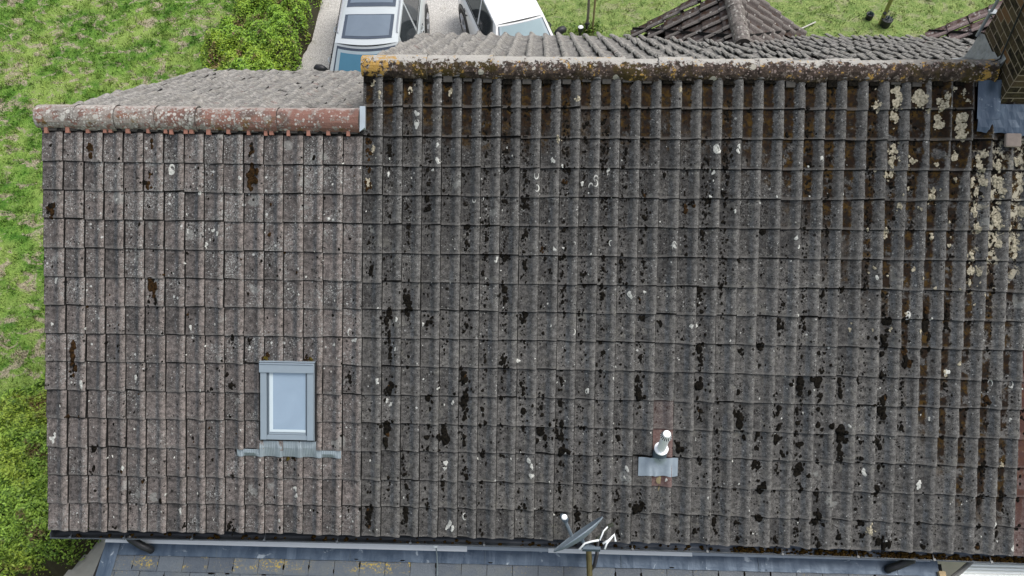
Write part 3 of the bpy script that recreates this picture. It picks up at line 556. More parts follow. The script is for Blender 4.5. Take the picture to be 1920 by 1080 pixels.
M_LIP = plain('gutter_lip', (.045, .055, .066), .4, .0, .5, var=.2)
M_GMOSS = blob_mat('gutter_moss', (.018, .010, .005), (.075, .045, .010))
mb.build('gutter', [M_GUT, M_GUTI, M_LIP, M_GMOSS], house)
# short black downpipe ends under the gutter
for x, dx in ((.56, .20), (9.10, -.20)):
    mb = MB(); y, z = gy(x); mb.tube([(x, y+.0, z-.05), (x+.02, y-.03, z-.10), (x+dx*.7, y-.085, z-.17), (x+dx, y-.10, z-.20), (x+dx, y-.10, z-.34)], .042, 12, 0)
    mb.build('downpipe', M_BLACKP, house, smooth=True)
# ---------------- roof window ----------------
u0, u1, s0, s1 = 2.079, 2.684, 3.128, 3.985
def fbox(mb, ua, ub, sa, sb, ha, hb, m=0, slope=FRONT):
    v = [slope.P(x, y, h) for h in (ha, hb) for y in (sa, sb) for x in (ua, ub)]
    mb.add(v, [(0, 2, 3, 1), (4, 5, 7, 6), (0, 1, 5, 4), (2, 6, 7, 3), (0, 4, 6, 2), (1, 3, 7, 5)][0:6] if False else [(0, 1, 3, 2), (4, 6, 7, 5), (0, 4, 5, 1), (2, 3, 7, 6), (0, 2, 6, 4), (1, 5, 7, 3)], m)
mb = MB()
fbox(mb, u0, u1, s0, s1, -.10, .004, 1); fbox(mb, u0-.008, u0+.003, s0-.004, s1, -.02, .062, 1); fbox(mb, u1-.003, u1+.010, s0-.004, s1, -.02, .062, 1); fbox(mb, u0, u1, s1-.012, s1+.006, -.02, .058, 1)                              # dark well round the frame
fbox(mb, u0+.012, u0+.018, s0+.01, s1, .0, .070, 0); fbox(mb, u1-.018, u1-.012, s0+.01, s1, .0, .070, 0)
fbox(mb, u0+.004, u1-.004, s0, s0+.012, .0, .085, 0)
fbox(mb, u0+.018, u0+.085, s0+.12, s1-.012, .0, .088, 0)            # side rails
fbox(mb, u1-.085, u1-.018, s0+.12, s1-.012, .0, .088, 0)
fbox(mb, u0+.089, u0+.098, s0+.12, s1-.06, .0, .080, 2); fbox(mb, u1-.098, u1-.089, s0+.12, s1-.06, .0, .080, 2)
fbox(mb, u0+.010, u1-.010, s0+.016, s0+.120, .0, .102, 0)           # top hood
fbox(mb, u0+.016, u1-.016, s0+.030, s0+.036, .10, .106, 2)
fbox(mb, u0+.085, u1-.085, s1-.066, s1-.012, .0, .078, 0)           # bottom rail
o = mb.build('roof_window', [M_FRAME, M_DARK, M_FRAME2], house, bevel=.003); o['label'] = 'grey framed roof window in the brown tiles'; rw = o
mb = MB(); fbox(mb, u0+.100, u1-.100, s0+.121, s1-.068, .0, .066, 0); fbox(mb, u0+.150, u1-.108, s0+.121, s1-.118, .066, .069, 1)
fbox(mb, u0+.112, u0+.150, s0+.121, s1-.095, .066, .072, 2); fbox(mb, u0+.112, u1-.104, s1-.122, s1-.095, .066, .0725, 2)
fbox(mb, u0+.104, u1-.102, s1-.090, s1-.070, .066, .073, 0)
mb.build('sash', [M_FRAME, M_GLASS, M_PALEIN], rw)
mb = MB(); nn = 46
def crimp(ua, ub, sa, sb, hbase, n):
    P = []
    for i in range(n*2+1):
        u = ua+(ub-ua)*i/(n*2); hh = hbase + (.004 if i % 2 else 0)
        P.append([FRONT.P(u, sa, hh + (max(0, .075-0) if 0 else 0)), FRONT.P(u, (sa+sb)/2, max(hh, fheight(u, (sa+sb)/2)+.006+(.004 if i % 2 else 0))), FRONT.P(u, sb, fheight(u, sb)+.010+(.003 if i % 2 else 0))])
    mb.grid(P, 0); mb.grid([[p - FRONT.n*.003 for p in r] for r in P], 0, flip=True)
crimp(u0-.002, u1+.002, s1-.02, 4.168, .045, 34); crimp(u0-.252, u0, 4.088, 4.168, .045, 13); crimp(u1, u1+.272, 4.088, 4.168, .045, 14)
mb.build('apron_flashing', M_ZINC, rw)
M_OLV = blob_mat('olive_moss', (.030, .022, .008), (.11, .085, .015))
for u, s, r in ((2.14, 3.108, .030), (2.62, 3.110, .028), (2.37, 4.19, .026)):
    mb = MB(); clump(mb, u, s, r, 0); mb.build('moss', M_OLV, rw)
# ---------------- vent pipe ----------------
def vpt(u, s, h=0): return FRONT.P(u, s, h)
base = FRONT.P(6.357, 4.035, .03); B = lambda h: tuple(base + Vector((0, 0, h)))
mb = MB(); mb.tube([B(.0), B(.10), B(.44), B(.441)], [.046, .046, .046, .047], 24, 0)
mb.tube([B(.44), B(.455), B(.505), B(.512)], [.056, .058, .038, .036], 24, 0)
mb.tube([B(.512), B(.522), B(.524)], [.040, .038, .030], 24, 0)
for i in range(16):
    a = 6.283*i/16; d = Vector((math.cos(a), math.sin(a), 0)); t_ = Vector((-d.y, d.x, 0)); c = Vector(B(.460)) + d*.057; up_ = Vector((0, 0, .040)) - d*.016
    mb.add([c - t_*.0058 + d*.001, c + t_*.0058 + d*.001, c + t_*.0042 + d*.001 + up_, c - t_*.0042 + d*.001 + up_], [(0, 1, 2, 3)], 1)
mb.tube([B(.10), B(.105), B(.125), B(.13)], [.052, .072, .074, .050], 24, 0)
vp = mb.build('vent_pipe', [M_WHITEP, M_BLACKP], house, smooth=False); vp['label'] = 'white plastic vent pipe standing through the grey slope'
mb = MB(); mb.tube([B(-.04), B(.03), B(.09), B(.103)], [.085, .072, .066, .062], 24, 0); mb.build('rubber_collar', M_GREYP, vp)
mb = MB(); P = []
for i in range(29):
    u = 6.135+(6.552-6.135)*i/28; row = []
    for k in range(7):
        s = 4.085+.198*k/6; d = math.hypot((u-6.357), (s-4.06)*1.2); h = max(fheight(u, s)+.007, .07*math.exp(-(d/.07)**2)+.03) + .004*math.sin(u*60+s*9)*(k > 1)
        if abs(u-(6.262+.05*(s-4.085)/.2*1.1)) < .008: h += .010
        row.append(FRONT.P(u, s+(.006*math.sin(u*37) if k == 6 else 0), h))
    P.append(row)
mb.grid(P, 0); mb.grid([[p-FRONT.n*.004 for p in r] for r in P], 0, flip=True)
mb.build('lead_slate', plain('pale_lead', (.27, .32, .36), .42, .35, .5, var=.3, sc=14), vp, smooth=True)
mb = MB(); patch(mb, 6.358, 4.325, .024, 0, .005, 13, 2.1); patch(mb, 6.36, 4.42, .010, 0, .005, 11, 2.8); mb.build('stain', plain('ochre_stain', (.20, .165, .09), .9, var=.2, sc=40), vp)
# ---------------- chimney ----------------
CX0, CX1, CY0, CY1, CZT = 9.722, 10.70, -.285, .56, 1.55
def brick_mat():
    n = NT('chimney_brick', .9, 0, .15); p = n.pos(); r = n.rnd()[0]; k = n.noise(p, 18, 5, .7); f = n.noise(p, 90, 3)
    c = n.mix(n.ss(r, .1, .9), (.012, .009, .008), (.075, .052, .032)); c = n.mix(n.mul(n.ss(r, .85, .93), .7), c, (.24, .11, .05))
    c = n.mix(n.ss(k, .35, .7), c, n.mix(.5, c, (.12, .10, .045))); c = n.mix(1., c, n.mix(f, (.6,)*3, (1.4,)*3), 'MULTIPLY')
    n.bump(n.addn(k, f), .01, .8); return n.done(c)
M_BRICK = brick_mat(); M_JOINT = plain('old_mortar', (.25, .205, .15), .95, var=.35, sc=25)
mb = MB(); g = .013
mb.box(CX0+.001, CX1-.001, CY0+.001, CY1-.001, -.6, CZT, 1)
nz = int((CZT+.40)/.075)
for k in range(nz):
    za = -.40+k*.075; e = 0
    if k in (0,): e = .022
    for (side, L) in (('s', CX1-CX0), ('w', CY1-CY0), ('n', CX1-CX0), ('e', CY1-CY0)):
        off = .1125 if (k+(side in 'we')) % 2 else 0; x = -off
        while x < L:
            xa, xb = max(0, x)+g/2, min(L, x+.225)-g/2; x += .225
            if xb-xa < .03: continue
            d = e+random.uniform(.0, .003); c = (random.random(), 0, random.random())
            if side == 's': mb.box(CX0+xa, CX0+xb, CY0-d, CY0+.05, za+g/2, za+.075-g/2, 0, c=c)
            elif side == 'n': mb.box(CX0+xa, CX0+xb, CY1-.05, CY1+d, za+g/2, za+.075-g/2, 0, c=c)
            elif side == 'w': mb.box(CX0-d, CX0+.05, CY0+xa, CY0+xb, za+g/2, za+.075-g/2, 0, c=c)
            else: mb.box(CX1-.05, CX1+d, CY0+xa, CY0+xb, za+g/2, za+.075-g/2, 0, c=c)
mb.box(CX0-.03, CX1+.03, CY0-.03, CY1+.03, CZT, CZT+.07, 1)
for cx in (CX0+.27, CX1-.27): mb.tube([(cx, (CY0+CY1)/2, CZT+.05), (cx, (CY0+CY1)/2, CZT+.4)], [.13, .11], 16, 0, c=(.95, 0, 0))
ch = mb.build('chimney', [M_BRICK, M_JOINT], house); ch['label'] = 'dark brick chimney with lead at its foot'
mb = MB()
P = [[FRONT.P(x, s, max(.060, fheight(x, s)+.008)+.005*math.sin(x*40+s*11)) for s in (.10, .18, .26, .34, .42, .5)] for x in np.linspace(9.49, CX0+.0, 24)]
mb.grid(P, 0); mb.add([P[0][0], P[0][-1], P[0][-1]-FRONT.n*.05, P[0][0]-FRONT.n*.05], [(0, 1, 2, 3), (3, 2, 1, 0)], 0)
P = []
for x in np.linspace(9.50, 11.0, 40):
    row = []
    for k, s in enumerate((.345, .42, .50, .58, .645+.018*math.sin(x*9)+.012*math.sin(x*23))):
        h = max(.058, fheight(x, s)+.008) + .008*math.sin(x*13+s*7)*(k > 1) + .004*math.sin(x*41+s*30)
        row.append(FRONT.P(x, s, h-(.01 if k == 4 else 0)))
    P.append(row)
mb.grid(P, 0); mb.grid([[p-FRONT.n*.005 for p in r] for r in P], 0, flip=True)
mb.box(CX0-.01, CX1+.01, CY0-.010, CY0-.004, -.36, -.235, 0)         # upstand dressed into the joint
P = []                                                              # soakers and patched lead down the back slope
for i in range(15):
    y = CY0+.28 + (.62)*i/14; z = -y*TR
    P.append([(CX0-.17+.03*math.sin(i*1.7), y, z+.075), (CX0-.10, y, z+.085), (CX0-.03, y, z+.10), (CX0-.009, y, z+.16+.03*(i % 3)), (CX0-.007, y, min(.03, z+.42))])
mb.grid(P, 1); mb.grid(P, 1, flip=True)
mb.build('flashing', [M_LEAD, plain('pale_old_lead', (.30, .31, .31), .8, .0, .3, var=.6, sc=14)], ch)
mb = MB(); mb.tube([(CX0-.03, .60, -.05), (CX0-.03, .60, .7), (CX0-.03, .6, 1.7)], .017, 10, 0)
mb.box(CX0-.05, CX0+.03, .56, .63, .25, .27, 0); mb.build('aerial_mast', plain('galvanised', (.30, .33, .35), .5, .5, .5), ch)
mb = MB()
mb.tube([(CX0-.022, .22, 1.5), (CX0-.022, .24, 1.0), (CX0-.02, .20, .62), (CX0-.024, .12, .34), (CX0-.03, .05, .12), (CX0-.10, .02, .105), (CX0-.17, .06, .07), (CX0-.15, .13, .04)], .009, 8, 0)
mb.build('aerial_cable', M_BLACKP, ch, smooth=True)
# mossy half tile beside the apron
mb = MB(); fbox(mb, 9.78, 9.94, .64, .78, .04, .085, 0); mb.build('tile_slip', plain('slip', (.24, .20, .175), .9, var=.3, sc=20), ch, bevel=.015)
# ---------------- dormer gables on the back slope ----------------
def dormer(name, cx, a, tn, mat, rmat, label, amp=.05, w=.21):
    ze = -2.78; zr = ze + a*tn; yv = 3.90; yj = -zr/TR
    c_, s_ = 1/math.hypot(1, tn), tn/math.hypot(1, tn); Ls = a/c_
    d = tag(empty_part(name, (cx, yj, zr)), label)
    for sd, eu in ((-1, None), (1, None)):
        sl = Slope((cx, yv if sd < 0 else yv-12*w, zr+.06), (0, -1, 0) if sd < 0 else (0, 1, 0), (sd*c_, 0, -s_))
        mb = MB()
        def keep(u, s, sl=sl):
            p = sl.P(u, s, 0); return p.z > -p.y*TR - .02
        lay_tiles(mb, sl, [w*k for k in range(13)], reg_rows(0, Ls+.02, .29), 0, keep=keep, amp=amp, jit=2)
        mb.build('dormer_slope', mat, d)
    mb = ridge('r', yj-.05, yv+.02, cx, zr+.055, .115, .36, None, axis='y'); mb.build('dormer_ridge', [rmat, M_MORTAR], d)
    mb = MB()
    for sd in (-1, 1):     # black strips standing for the valley shadow, and the front wall of the dormer
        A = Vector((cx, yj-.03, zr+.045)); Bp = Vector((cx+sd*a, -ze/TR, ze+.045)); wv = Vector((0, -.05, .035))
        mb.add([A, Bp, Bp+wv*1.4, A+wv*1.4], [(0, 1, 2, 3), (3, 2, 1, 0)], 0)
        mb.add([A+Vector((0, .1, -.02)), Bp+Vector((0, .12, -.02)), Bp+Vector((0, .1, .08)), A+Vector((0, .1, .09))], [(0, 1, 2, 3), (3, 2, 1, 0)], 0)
    mb.add([(cx-a, 3.75, ze-.3), (cx+a, 3.75, ze-.3), (cx+a, 3.75, ze), (cx, 3.75, zr), (cx-a, 3.75, ze)], [(0, 1, 2, 3, 4), (4, 3, 2, 1, 0)], 1)
    mb.build('dormer_wall_valley_shade', [M_DARK, M_RENDER], d)
    return d
def empty_part(name, loc):
    o = bpy.data.objects.new(name, None); COL.objects.link(o); o.location = Vector(loc)+Vector((0, 0, Z0))-house.location; o.parent = house; o.empty_display_size = .1; return o
dormer('dormer', 7.81, 1.33, TR, MT['gable'], M_RGAB, 'dormer roof with the complete ridge end in view')
dormer('dormer', 12.40, 1.30, TR, MT['mauve'], M_RGAB, 'mauve tiled dormer roof beside the chimney', amp=.05)
# ---------------- slate lean-to below the gutter ----------------
lean = empty('lean_to', (4.8, -4.3, 0), 'blue grey slate lean-to roof below the long gutter', 'lean-to')
LZ, LY, LP = -3.30, -4.115, math.radians(11)
LEAN = Slope((0, LY, LZ), (1, 0, 0), (0, -math.cos(LP), -math.sin(LP)))
def slate_mat():
    n = NT('slate', .55, 0, .45); p = n.pos(); r = n.rnd(); k = n.noise(p, 10, 5, .65); f = n.noise(p, 60, 4, .7); x = n.sep(p)[0]; y = n.sep(p)[1]
    c = n.mix(n.math('ADD', n.mul(r[0], .6), n.mul(k, .5), True), (.036, .048, .066), (.092, .110, .128))
    c = n.mix(n.mul(n.ss(n.noise(p, 5, 4), .48, .62), .3), c, (.10, .108, .10))
    c = n.mix(n.mul(n.ss(n.noise(p, 45, 3, .8), .58, .70), n.mul(n.ss(n.noise(n.scale(p, (1, 1, 1)), 2.6, 2), .46, .56), .6)), c, (.30, .23, .06))
    yb = n.mul(n.mul(n.ss(x, 2.9, 3.1), n.ss(x, 3.95, 3.8)), n.ss(y, -4.38, -4.33)); yb = n.math('MAXIMUM', yb, n.mul(n.mul(n.ss(x, .4, .7), n.ss(x, 2.7, 2.2)), n.ss(y, -4.40, -4.33)))
    c = n.mix(n.mul(n.mul(n.mul(yb, n.ss(r[2], .25, .6)), n.ss(n.noise(p, 5, 3), .42, .56)), n.ss(n.noise(p, 42, 4, .75), .50, .60)), c, (.32, .235, .035))
    c = n.mix(1., c, n.mix(f, (.75,)*3, (1.25,)*3), 'MULTIPLY'); n.bump(n.addn(k, f), .006, .5)
    n.setin(n.b.inputs['Roughness'], n.mul(n.addn(k, .5), .5)); return n.done(c)
M_SLATE = slate_mat()
mb = MB(); wS, gS = .282, .187
mb.add([LEAN.P(.22, .0, -.01), LEAN.P(9.5, .0, -.01), LEAN.P(9.5, 1.6, -.01), LEAN.P(-.1, 1.6, -.01)], [(0, 3, 2, 1)], 1)
for j in range(7):
    sa, sb = .105+gS*j, .105+gS*(j+1); xo = .30 + (wS/2 if j % 2 else 0) - .05*j
    k = -1
    while True:
        xa = xo+wS*k; xb = xa+wS-.006; k += 1
        if xa > 9.42: break
        xa, xb = max(xa, .27-.06*j), min(xb, 9.45)
        if xb-xa < .05: continue
        dz = random.gauss(0, .0015); ds = random.gauss(0, .003); tl = random.gauss(0, .002)
        if random.random() < .04: ds += .012
        c = (random.random()*(.3 if random.random() < .12 else 1), 0, random.random())
        v = []
        for h in (-.006, 0):
            for s in (sa-.05, sb+ds):
                for x in (xa, xb): v.append(LEAN.P(x, s, .004+.010*(s-sa)/gS+h+dz+(tl if x == xb else -tl)))
        mb.add(v, [(0, 1, 3, 2), (4, 6, 7, 5), (0, 4, 5, 1), (2, 3, 7, 6), (0, 2, 6, 4), (1, 5, 7, 3)], 0, c=c)
        def lclump(x, s, r, el, m=2):
            n = 7; vv = []
            for rk, hh in ((1, 0), (.6, .8)):
                for i in range(n): a = 6.283*i/n; q = r*rk*random.uniform(.8, 1.2); vv.append(LEAN.P(x+q*math.cos(a), s+q*el*math.sin(a), .012+hh*r*.3))
            vv.append(LEAN.P(x, s, .012+r*.35)); mb.add(vv, [(i, n+i, n+(i+1) % n, (i+1) % n)[::-1] if 0 else (i, (i+1) % n, n+(i+1) % n, n+i)[::-1] for i in range(n)]+[(n+i, 2*n, n+(i+1) % n) for i in range(n)], m)
        if random.random() < .45: lclump(xb+.003, (sa+sb)/2+random.uniform(-.05, .06), random.uniform(.007, .013), 3.2)
        if random.random() < .22: lclump(xa+wS*random.random(), sa+.006, random.uniform(.02, .05), .25)
mb.build('slate_roof', [M_SLATE, M_DARK, M_BLACK], lean)
mb = MB(); P = []
for i in range(140):
    x = .235+(9.45-.235)*i/139; P.append([LEAN.P(x-.0, s, .020+.003*math.sin(x*9+s*20)+.002*math.sin(x*31)) for s in (-.06, .0, .045, .09, .128+.002*math.sin(x*17))])
mb.grid(P, 0); mb.grid([[p-LEAN.n*.006 for p in r] for r in P], 0, flip=True)
for x in np.arange(1.5, 9.3, 1.5): fbox(mb, x, x+.006, -.05, .128, .020, .027, 1, LEAN)
P = [[LEAN.P(x, s, .028) for s in (.1, .4, .8, 1.5)] for x in np.linspace(-.0, .12, 4)]      # lead along the left edge
P = [[LEAN.P(.235+.17*f - s*.11, s, .028+.012*math.sin(f*3.1)) for s in (-.05, .1, .4, .8, 1.5)] for f in (0, .3, .6, 1.)]
mb.grid(P, 0); mb.build('lead_flashing', [M_LEAD, M_GREYP], lean)
mb = MB(); fbox(mb, .235, 4.30, -.055, .002, .0, .048, 0, LEAN); fbox(mb, 4.30, 5.2, -.055, -.020, .0, .042, 1, LEAN); fbox(mb, 6.78, 9.36, -.055, -.020, .0, .042, 1, LEAN); fbox(mb, 5.2, 6.78, -.058, -.010, .0, .048, 0, LEAN)
mb.build('white_trim', [M_WHITEP, plain('greyed_trim', (.38, .43, .48), .5, var=.15)], lean)
mb = MB(); mb.box(.25, 9.4, -5.6, -3.75, -Z0, -3.68); mb.build('wall', M_RENDER, lean)
# white ribbed canopy at the right
can = empty('canopy', (10.6, -4.5, 0), 'white ribbed plastic canopy at the bottom right corner', 'canopy')
mb = MB(); P = []
for i in range(161):
    y = -4.02-1.4*i/160; P.append([(x, y, -3.30-.03*i/160+.006*(1 if (i//2) % 2 else 0)) for x in (9.50+max(0, (y+4.32))*1.35 if y > -4.32 else 9.50, 10.3, 11.2, 12.3)])
mb.grid(P, 0); mb.grid([[Vector(p)-Vector((0, 0, .012)) for p in r] for r in P], 0, flip=True)
def wh():
    n = NT('canopy_white', .35, 0, .5); p = n.pos(); k = n.noise(n.scale(p, (.4, 3, 1)), 3, 4); return n.done(n.mix(k, (.80, .86, .82), (.88, .90, .87)))
mb.build('ribbed_sheet', wh(), can)
mb = MB(); mb.tube([(9.44, -4.36, -3.33), (9.66, -4.20, -3.27), (9.86, -4.05, -3.24)], [.030, .026, .024], 8, 0); mb.box(9.43, 9.50, -4.26, -4.20, -3.34, -3.26, 1)
mb.build('edge_board', [plain('grey_board', (.16, .16, .15), .8, var=.4, sc=30), plain('raw_timber', (.42, .32, .18), .8, var=.2)], can)
for px_, py_ in ((9.64, -4.26), (12.13, -5.26), (9.65, -5.26)): mb = MB(); mb.box(px_-.03, px_+.03, py_-.03, py_+.03, -Z0, -3.36); mb.build('post', M_WHITEP, can)
# white knob on a thin stem by the slate roof
kn = empty('path_light', (3.965, -4.12, Z0-3.32), 'white round knob on a thin grey stem above the slates', 'lamp')
mb = MB(); c = Vector((3.965, -4.105, -3.10)); n = 14
prof_ = [(.004, .028), (.018, .024), (.029, .010), (.031, -.004), (.024, -.02), (.008, -.026)]
mb.tube([tuple(c+Vector((0, 0, h))) for r, h in prof_], [r for r, h in prof_], n, 0); mb.build('globe', M_WHITEP, kn, smooth=True)
mb = MB(); mb.tube([(3.967, -4.107, -3.12), (3.98, -4.2, -3.20), (3.985, -4.34, -3.30), (3.99, -4.6, -3.37)], .007, 6, 0); mb.build('stem', plain('stem_grey', (.12, .15, .16), .6), kn)
# ---------------- satellite dish ----------------
dish = empty('satellite_dish', (5.60, -4.05, Z0-2.6), 'grey satellite dish with white receiver arm at the gutter', 'dish')
CAMP = Vector((5.00043, -6.46403, 5.75261))
def pixz(x, y, z): d = (fwd + right*((x-960)/1499.8) - upv*((y-540)/1499.8)); return CAMP + d*((z-CAMP.z)/d.z)
dc = pixz(1084, 1001, -2.42); vray = (dc + Vector((0, 0, 0)) - Vector((5.00043, -6.46403, 5.75261))).normalized()
def pix(x, y): return (fwd + right*((x-960)/1499.8) - upv*((y-540)/1499.8)).normalized()
e_w = Vector((.80, .60, 0)).normalized()            # the dish's wide axis
nrm = e_w.cross(vray).normalized()
if nrm.y < 0: nrm = -nrm
nrm = (nrm + Vector((0, 0, .07))).normalized(); hgt = nrm.cross(e_w).normalized()
if hgt.z < 0: hgt = -hgt
mb = MB(); rows_ = []
for k in range(9):
    r = k/8; rows_.append([dc + e_w*(.295*r*math.cos(a)) + hgt*(.32*r*math.sin(a)) + nrm*(.058*(r*r-1)) for a in np.linspace(0, 2*math.pi, 37)])
mb.grid(rows_, 0); mb.grid([[p - nrm*.010 for p in r] for r in rows_], 0, flip=True)
rim = [tuple(p-nrm*.004) for p in rows_[-1]]; mb.tube(rim, .009, 6, 0, cap=False)
M_DISH = plain('dish_grey', (.17, .21, .245), .5, .0, .4, var=.15)
mb.build('reflector', M_DISH, dish, smooth=True)
foot = dc - hgt*.31 - nrm*.03; 
tipv = pixz(1058, 972, dc.z-.10)
mb = MB(); mb.tube([foot - nrm*.05, foot + nrm*.04, tipv], .019, 8, 0); mb.build('feed_arm', M_DISH, dish)
mb = MB(); d2 = (dc-tipv).normalized(); mb.tube([tipv-d2*.05, tipv-d2*.02, tipv+d2*.03, tipv+d2*.045], [.024, .033, .033, .022], 14, 0)
mb.tube([tipv+Vector((0, 0, .0)), tipv+Vector((.0, .0, .05)), tipv+Vector((0, 0, .055))], [.030, .030, .024], 14, 1); mb.build('receiver', [M_GREYP, M_WHITEP], dish, smooth=False)
bk = pixz(1096, 1022, -2.55)
mb = MB(); mb.tube([dc-nrm*.06, bk, bk+Vector((.10, -.02, -.02))], .022, 8, 0)
mb.box(bk.x-.02, bk.x+.16, bk.y-.05, bk.y-.02, bk.z-.05, bk.z+.03, 0)
M_OLIVE = plain('mossy_steel', (.075, .065, .025), .7, .1, .3, var=.5, sc=25)
ax = pixz(1104, 1030, -2.86).x
mb.tube([(ax, -4.13, -2.86), (ax, -4.20, -2.87), (ax+.01, -4.55, -2.93), (ax+.01, -5.6, -3.1)], .030, 10, 1)
mb.tube([(ax+.10, -4.04, -2.84), (ax+.085, -4.22, -2.88), (ax+.06, -4.32, -2.93), (ax+.02, -4.36, -2.96), (ax, -4.33, -2.97)], .020, 8, 2)
mb.build('wall_bracket', [M_GREYP, M_OLIVE, M_BLACKP], dish, smooth=False)
mb = MB()
mb.tube([bk+Vector((-.06, -.06, .05)), bk+Vector((.0, .0, .07)), bk+Vector((.08, .02, .08)), bk+Vector((.14, .03, .08))], .011, 7, 0)
mb.tube([bk+Vector((.15, .03, .08)), bk+Vector((.19, .12, .09)), bk+Vector((.24, .17, .10)), bk+Vector((.26, .16, .08))], .009, 7, 0)
mb.tube([bk+Vector((.18, .0, .07)), bk+Vector((.24, .03, .09)), bk+Vector((.30, .09, .09)), bk+Vector((.31, .02, .08))], .012, 7, 0)
mb.tube([bk+Vector((.20, -.05, .05)), bk+Vector((.22, .0, .08)), bk+Vector((.28, .07, .10))], .010, 7, 0)
mb.build('cable', M_WHITEP, dish, smooth=True)
mb = MB(); q = bk+Vector((.27, .17, .10)); mb.tube([q-Vector((.03, 0, .01)), q+Vector((.02, .02, .01))], [.024, .020], 10, 0); mb.tube([bk+Vector((.10, .02, .06)), bk+Vector((.25, .17, .09))], .015, 8, 0)
mb.build('clamp', plain('clamp_dark', (.05, .055, .04), .5, .3), dish)
# ---------------- ground ----------------
def ground_mat(name, kind):
    n = NT(name, .95, 0, .1); p = n.pos(); k = n.noise(p, 1.1, 5, .6); m = n.noise(p, 5, 6, .7); f = n.noise(p, 40, 4, .75); r = n.rnd(); x = n.sep(p)[0]
    if kind == 'gravel':
        d, c = n.vor(p, 75); col = n.mix(c[0], (.44, .43, .41), (.78, .76, .73)); col = n.mix(n.ss(d, .35, .6), col, (.34, .33, .31))
        col = n.mix(n.mul(n.ss(m, .5, .7), .5), col, (.46, .44, .41)); n.bump(n.sub(1., d), .004, .4)
        col = n.mix(n.mul(n.ss(n.noise(p, 3, 4), .6, .7), .4), col, (.20, .20, .10)); return n.done(col)
    g = n.mix(n.ss(m, .35, .65), (.055, .150, .020), (.17, .30, .055)); g = n.mix(n.ss(k, .42, .62), g, (.24, .34, .085))
    rgt = n.ss(x, 2.5, 5.0); g = n.mix(rgt, g, n.mix(n.ss(m, .35, .65), (.14, .22, .06), (.26, .33, .11)))
    br = n.ss(n.noise(n.scale(p, (.9, 1.2, 1)), 3.1, 6, .72, .8), .52, .60)
    br = n.mul(br, n.mix(rgt, (.85,)*3, (.35,)*3))
    col = n.mix(br, g, n.mix(f, (.27, .22, .165), (.50, .43, .34)))
    if kind == 'blade':
        v = n.ss(r[0], 0, 1); col = n.mix(1., col, n.mix(v, (.65, .65, .65), (1.5, 1.45, 1.4)), 'MULTIPLY')
    else: col = n.mix(1., col, n.mix(n.ss(f, .3, .7), (.55,)*3, (1.2,)*3), 'MULTIPLY')
    n.bump(f, .03, .8); return n.done(col)
def sheet(name, pts, z, mat, kind='structure', sub=0):
    me = bpy.data.meshes.new(name); me.from_pydata([(x, y, z) for x, y in pts], [], [tuple(range(len(pts)))]); me.materials.append(mat)
    ca = me.color_attributes.new('rnd', 'FLOAT_COLOR', 'CORNER')
    o = bpy.data.objects.new(name, me); COL.objects.link(o); o['kind'] = kind; return o
sheet('ground', [(-150, -150), (150, -150), (150, 150), (-150, 150)], 0, ground_mat('grass_ground', 'ground'))
drive = [(-.25, 3.0), (-.2, 5.6), (-.2, 6.5), (-.1, 7.6), (-.1, 9), (-.1, 12), (-.2, 30), (3.9, 30), (4.2, 12), (4.75, 9.0), (5.05, 7.9), (5.25, 7.2), (5.35, 5.6), (5.3, 3.0)]
sheet('driveway', drive[::-1] if 0 else drive[::-1], .012, ground_mat('gravel', 'gravel'))
sheet('path', [(-1.75, -9), (-1.62, -3.95), (-1.6, -3.3), (-.2, -3.2), (-.1, -9)], .02, plain('path_concrete', (.40, .40, .36), .9, var=.4, sc=5))
sheet('path', [(-.15, -3.2), (-.15, -2.9), (12.5, -2.9), (12.5, -9), (-.15, -9)][::1], .016, plain('paving', (.22, .22, .2), .9, var=.3, sc=5))
for o in [x for x in bpy.data.objects if x.name.startswith('path') and x.type == 'MESH' and 'kind' in x]: pass
def inpoly(x, y, P):
    c = np.zeros(len(x), bool); n = len(P)
    for i in range(n):
        (x1, y1), (x2, y2) = P[i], P[(i+1) % n]
        t = ((y1 > y) != (y2 > y)) & (x < (x2-x1)*(y-y1)/((y2-y1) or 1e-9)+x1); c ^= t
    return c
def fast_mesh(name, V, F, mat, rnd, parent=None, off=(0, 0, 0)):
    me = bpy.data.meshes.new(name); nv = len(V); nf, k = F.shape
    V = V - np.array(off)
    me.vertices.add(nv); me.vertices.foreach_set('co', V.astype('f').ravel()); me.loops.add(nf*k); me.loops.foreach_set('vertex_index', F.astype('i').ravel())
    me.polygons.add(nf); me.polygons.foreach_set('loop_start', np.arange(0, nf*k, k, dtype='i')); me.polygons.foreach_set('loop_total', np.full(nf, k, 'i'))
    me.materials.append(mat); ca = me.color_attributes.new('rnd', 'FLOAT_COLOR', 'POINT'); a = np.ones((nv, 4), 'f'); a[:, :3] = rnd; ca.data.foreach_set('color', a.ravel())
    me.update(calc_edges=True); o = bpy.data.objects.new(name, me); COL.objects.link(o)
    if parent is not None: o.parent = parent
    return o
